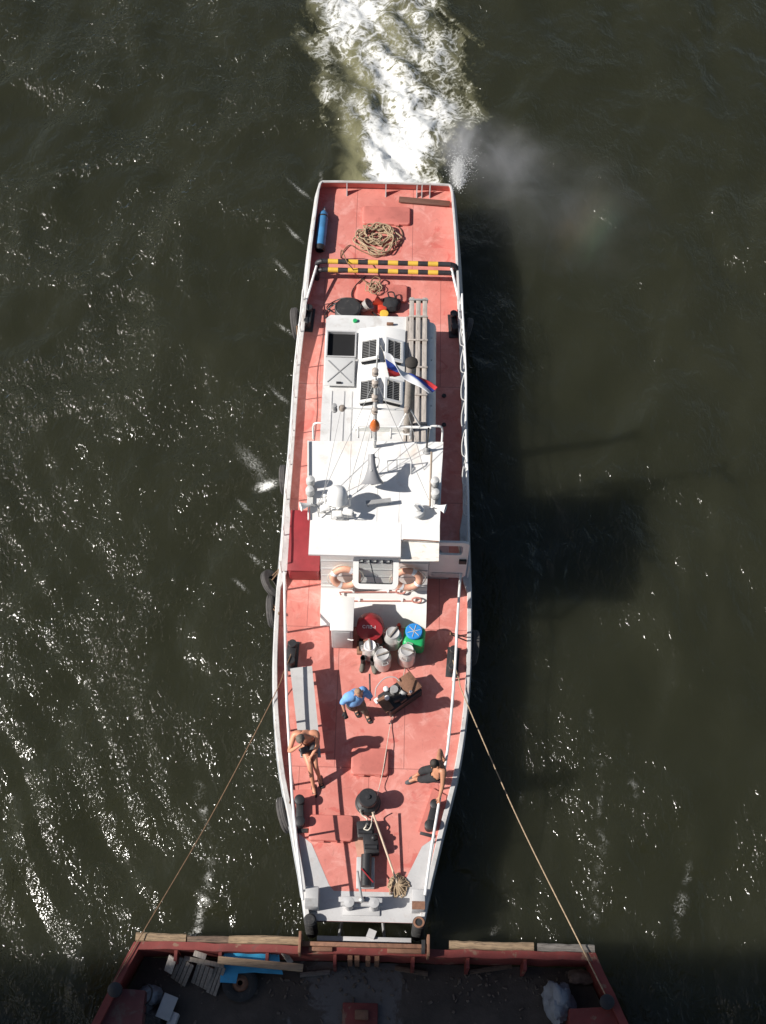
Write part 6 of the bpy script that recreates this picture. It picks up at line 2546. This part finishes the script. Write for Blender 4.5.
# heap of gear at the port wing
def lump(name, label, cat, u, v, z, sz, m, rz=0, seed=1, grp=None, amp=.35):
    q = W(u, v, z)
    bm = bmesh.new()
    bmesh.ops.create_icosphere(bm, subdivisions=4, radius=1)
    for v_ in bm.verts:
        d_ = v_.co.copy()
        k_ = 1 + amp * noise.noise(d_ * 1.4 + Vector((seed * 3.1, 0, 0))) + amp * .5 * abs(noise.noise(d_ * 3.3 + Vector((0, seed * 2.7, 0)))) + amp * .2 * noise.noise(d_ * 8)
        v_.co = Vector((d_.x * sz[0] * k_, d_.y * sz[1] * k_, max(d_.z * sz[2] * k_, -sz[2] * .6)))
    mb = MB()
    mb.bm(bm, True, Matrix.Translation(q + Vector((0, 0, sz[2] * .6))) @ Matrix.Rotation(R(rz), 4, 'Z'))
    o = mb.build(name, m, None, at=q)
    return tag(o, label, cat, grp)


lump('sack', 'grey bundled sack on the gear heap in the barge corner', 'sack', 150, 997, .30, (.24, .20, .22), 'tarp', 20, 2)
lump('sack', 'dark sack with an orange strip at the port wing of the barge', 'sack', 140, 1008, .30, (.26, .22, .2), 'greycloth', 0, 5)
lump('net_heap', 'dark heap of netting at the bottom left of the barge', 'net', 143, 1022, .30, (.36, .26, .16), mat('dark_netting', (.09, .085, .08), .9, var=.5, scale=20, bump=1.0, bump_scale=40), 0, 8)
lump('sack', 'orange life vest thrown on the gear heap', 'life vest', 141, 999, .62, (.12, .08, .05), mat('orange_cloth', (.55, .13, .04), .8, var=.2), 30, 3)
lump('tarpaulin_bundle', 'pale grey tarpaulin bundle on the starboard side of the barge', 'tarpaulin', 558, 1003, .30, (.27, .38, .34), 'tarp', 10, 11, None, .5)
lump('rag_heap', 'brown rag heap tucked under the starboard coaming of the barge', 'rags', 580, 978, .30, (.24, .14, .12), mat('brown_rags', (.16, .12, .10), .9, var=.4, scale=8), 0, 14)
a = W(166, 1006, .72)
t = thing('sheet_tray', 'white metal tray standing on the gear heap in the barge', 'tray', (a.x, a.y, .30))
m3 = Matrix.Rotation(R(-18), 3, 'Z') @ Matrix.Rotation(R(14), 3, 'Y')
MB().box((a.x, a.y, .60), (.28, .46, .03), m3, .01).build('panel', mat('dull_white_metal', (.42, .42, .42), .5, var=.12), t)
MB().box((a.x, a.y, .44), (.20, .36, .26), m3, .02).build('box', 'grey', t)
a = W(172, 1022, .45)
tag(MB().box((a.x, a.y, .42), (.16, .36, .22), R(-18), .02).build('crate', 'grey_white', None, at=(a.x, a.y, .30)), 'small pale crate beside the white tray', 'crate')
mb = MB()
q = W(148, 1005, .6)
mb.tube(spline([W(143, 985, .5), W(147, 984, .75), W(152, 990, .8), W(150, 1000, .8), W(143, 1007, .8), (W(139, 1010, .72)), W(150, 1016, .7), W(158, 1024, .5)], 6), .016, 6)
tag(mb.build('cable', 'rubber', None, at=q), 'black cable looped over the gear heap in the barge', 'cable')

# loose rubble and litter over the hold floor
mb = MB()
rd = random.Random(9)
for k in range(420):
    x, y = rd.uniform(-4.1, 4.1), rd.uniform(2.2, 5.0)
    if rd.random() < .5:
        y = 5.0 - abs(rd.gauss(0, .35))
    r_ = rd.uniform(.01, .045)
    mb.box((x, y, .30 + r_ * .35), (r_ * rd.uniform(.8, 2.6), r_ * rd.uniform(.6, 1.4), r_ * .8), rd.uniform(0, 3.14), r_ * .2, 1)
struct(mb.build('litter', mat('floor_litter', (.13, .105, .085), .9, var=.5, scale=9)), 'stuff', 'crumbs of dirt and wood scattered over the barge floor')
for k, (u, v, u2, v2, mm, lab) in enumerate(((300, 975, 330, 972, 'timber_grey', 'grey splintered lath lying on the barge floor right of the blue cart'), (395, 968, 428, 974, 'timber_brown', 'dark brown plank offcut lying on the barge floor below the coupling beam'), (470, 972, 512, 966, 'timber_brown', 'long dark plank offcut lying under the starboard coaming of the barge'))):
    a, b_ = W(u, v, .33), W(u2, v2, .33)
    tag(MB().bar(a, b_, .09, .04, .006).build('plank', mm, None, at=(a + b_) / 2), lab, 'plank')

# ---- mooring lines between tug and barge
def line(p, pts, label, m='rope', r_=.016):
    mb = MB()
    mb.tube(spline(pts, 10), r_, 6)
    tag(mb.build('mooring_line', m, None, at=p), label, 'rope', 'mooring lines between tug and barge')


p0, p1, p2 = W(291, 654, 1.33), W(272, 700, 1.18), W(139, 939, 1.14)
p3 = W(112, 986, 1.08)
sag = p1.lerp(p2, .5) - Vector((0, 0, .22))
sag2 = W(206, 815, 1.0)
line(p1, [p0, W(284, 672, 1.3), p1, p1.lerp(p2, .5) + Vector((0, 0, -.30)), p2, p3], 'mooring line running from the port bitts to the left corner of the barge', 'rope_dark', .010)
p0, p1, p2, p3 = W(453, 660, 1.33), W(466, 701, 1.18), W(580, 944, 1.14), W(609, 1002, 1.08)
line(p1, [p0, W(459, 680, 1.25), p1, p1.lerp(p2, .5) + Vector((0, 0, -.30)), p2, p3], 'mooring line running from the starboard bitts to the right corner of the barge', 'rope', .012)
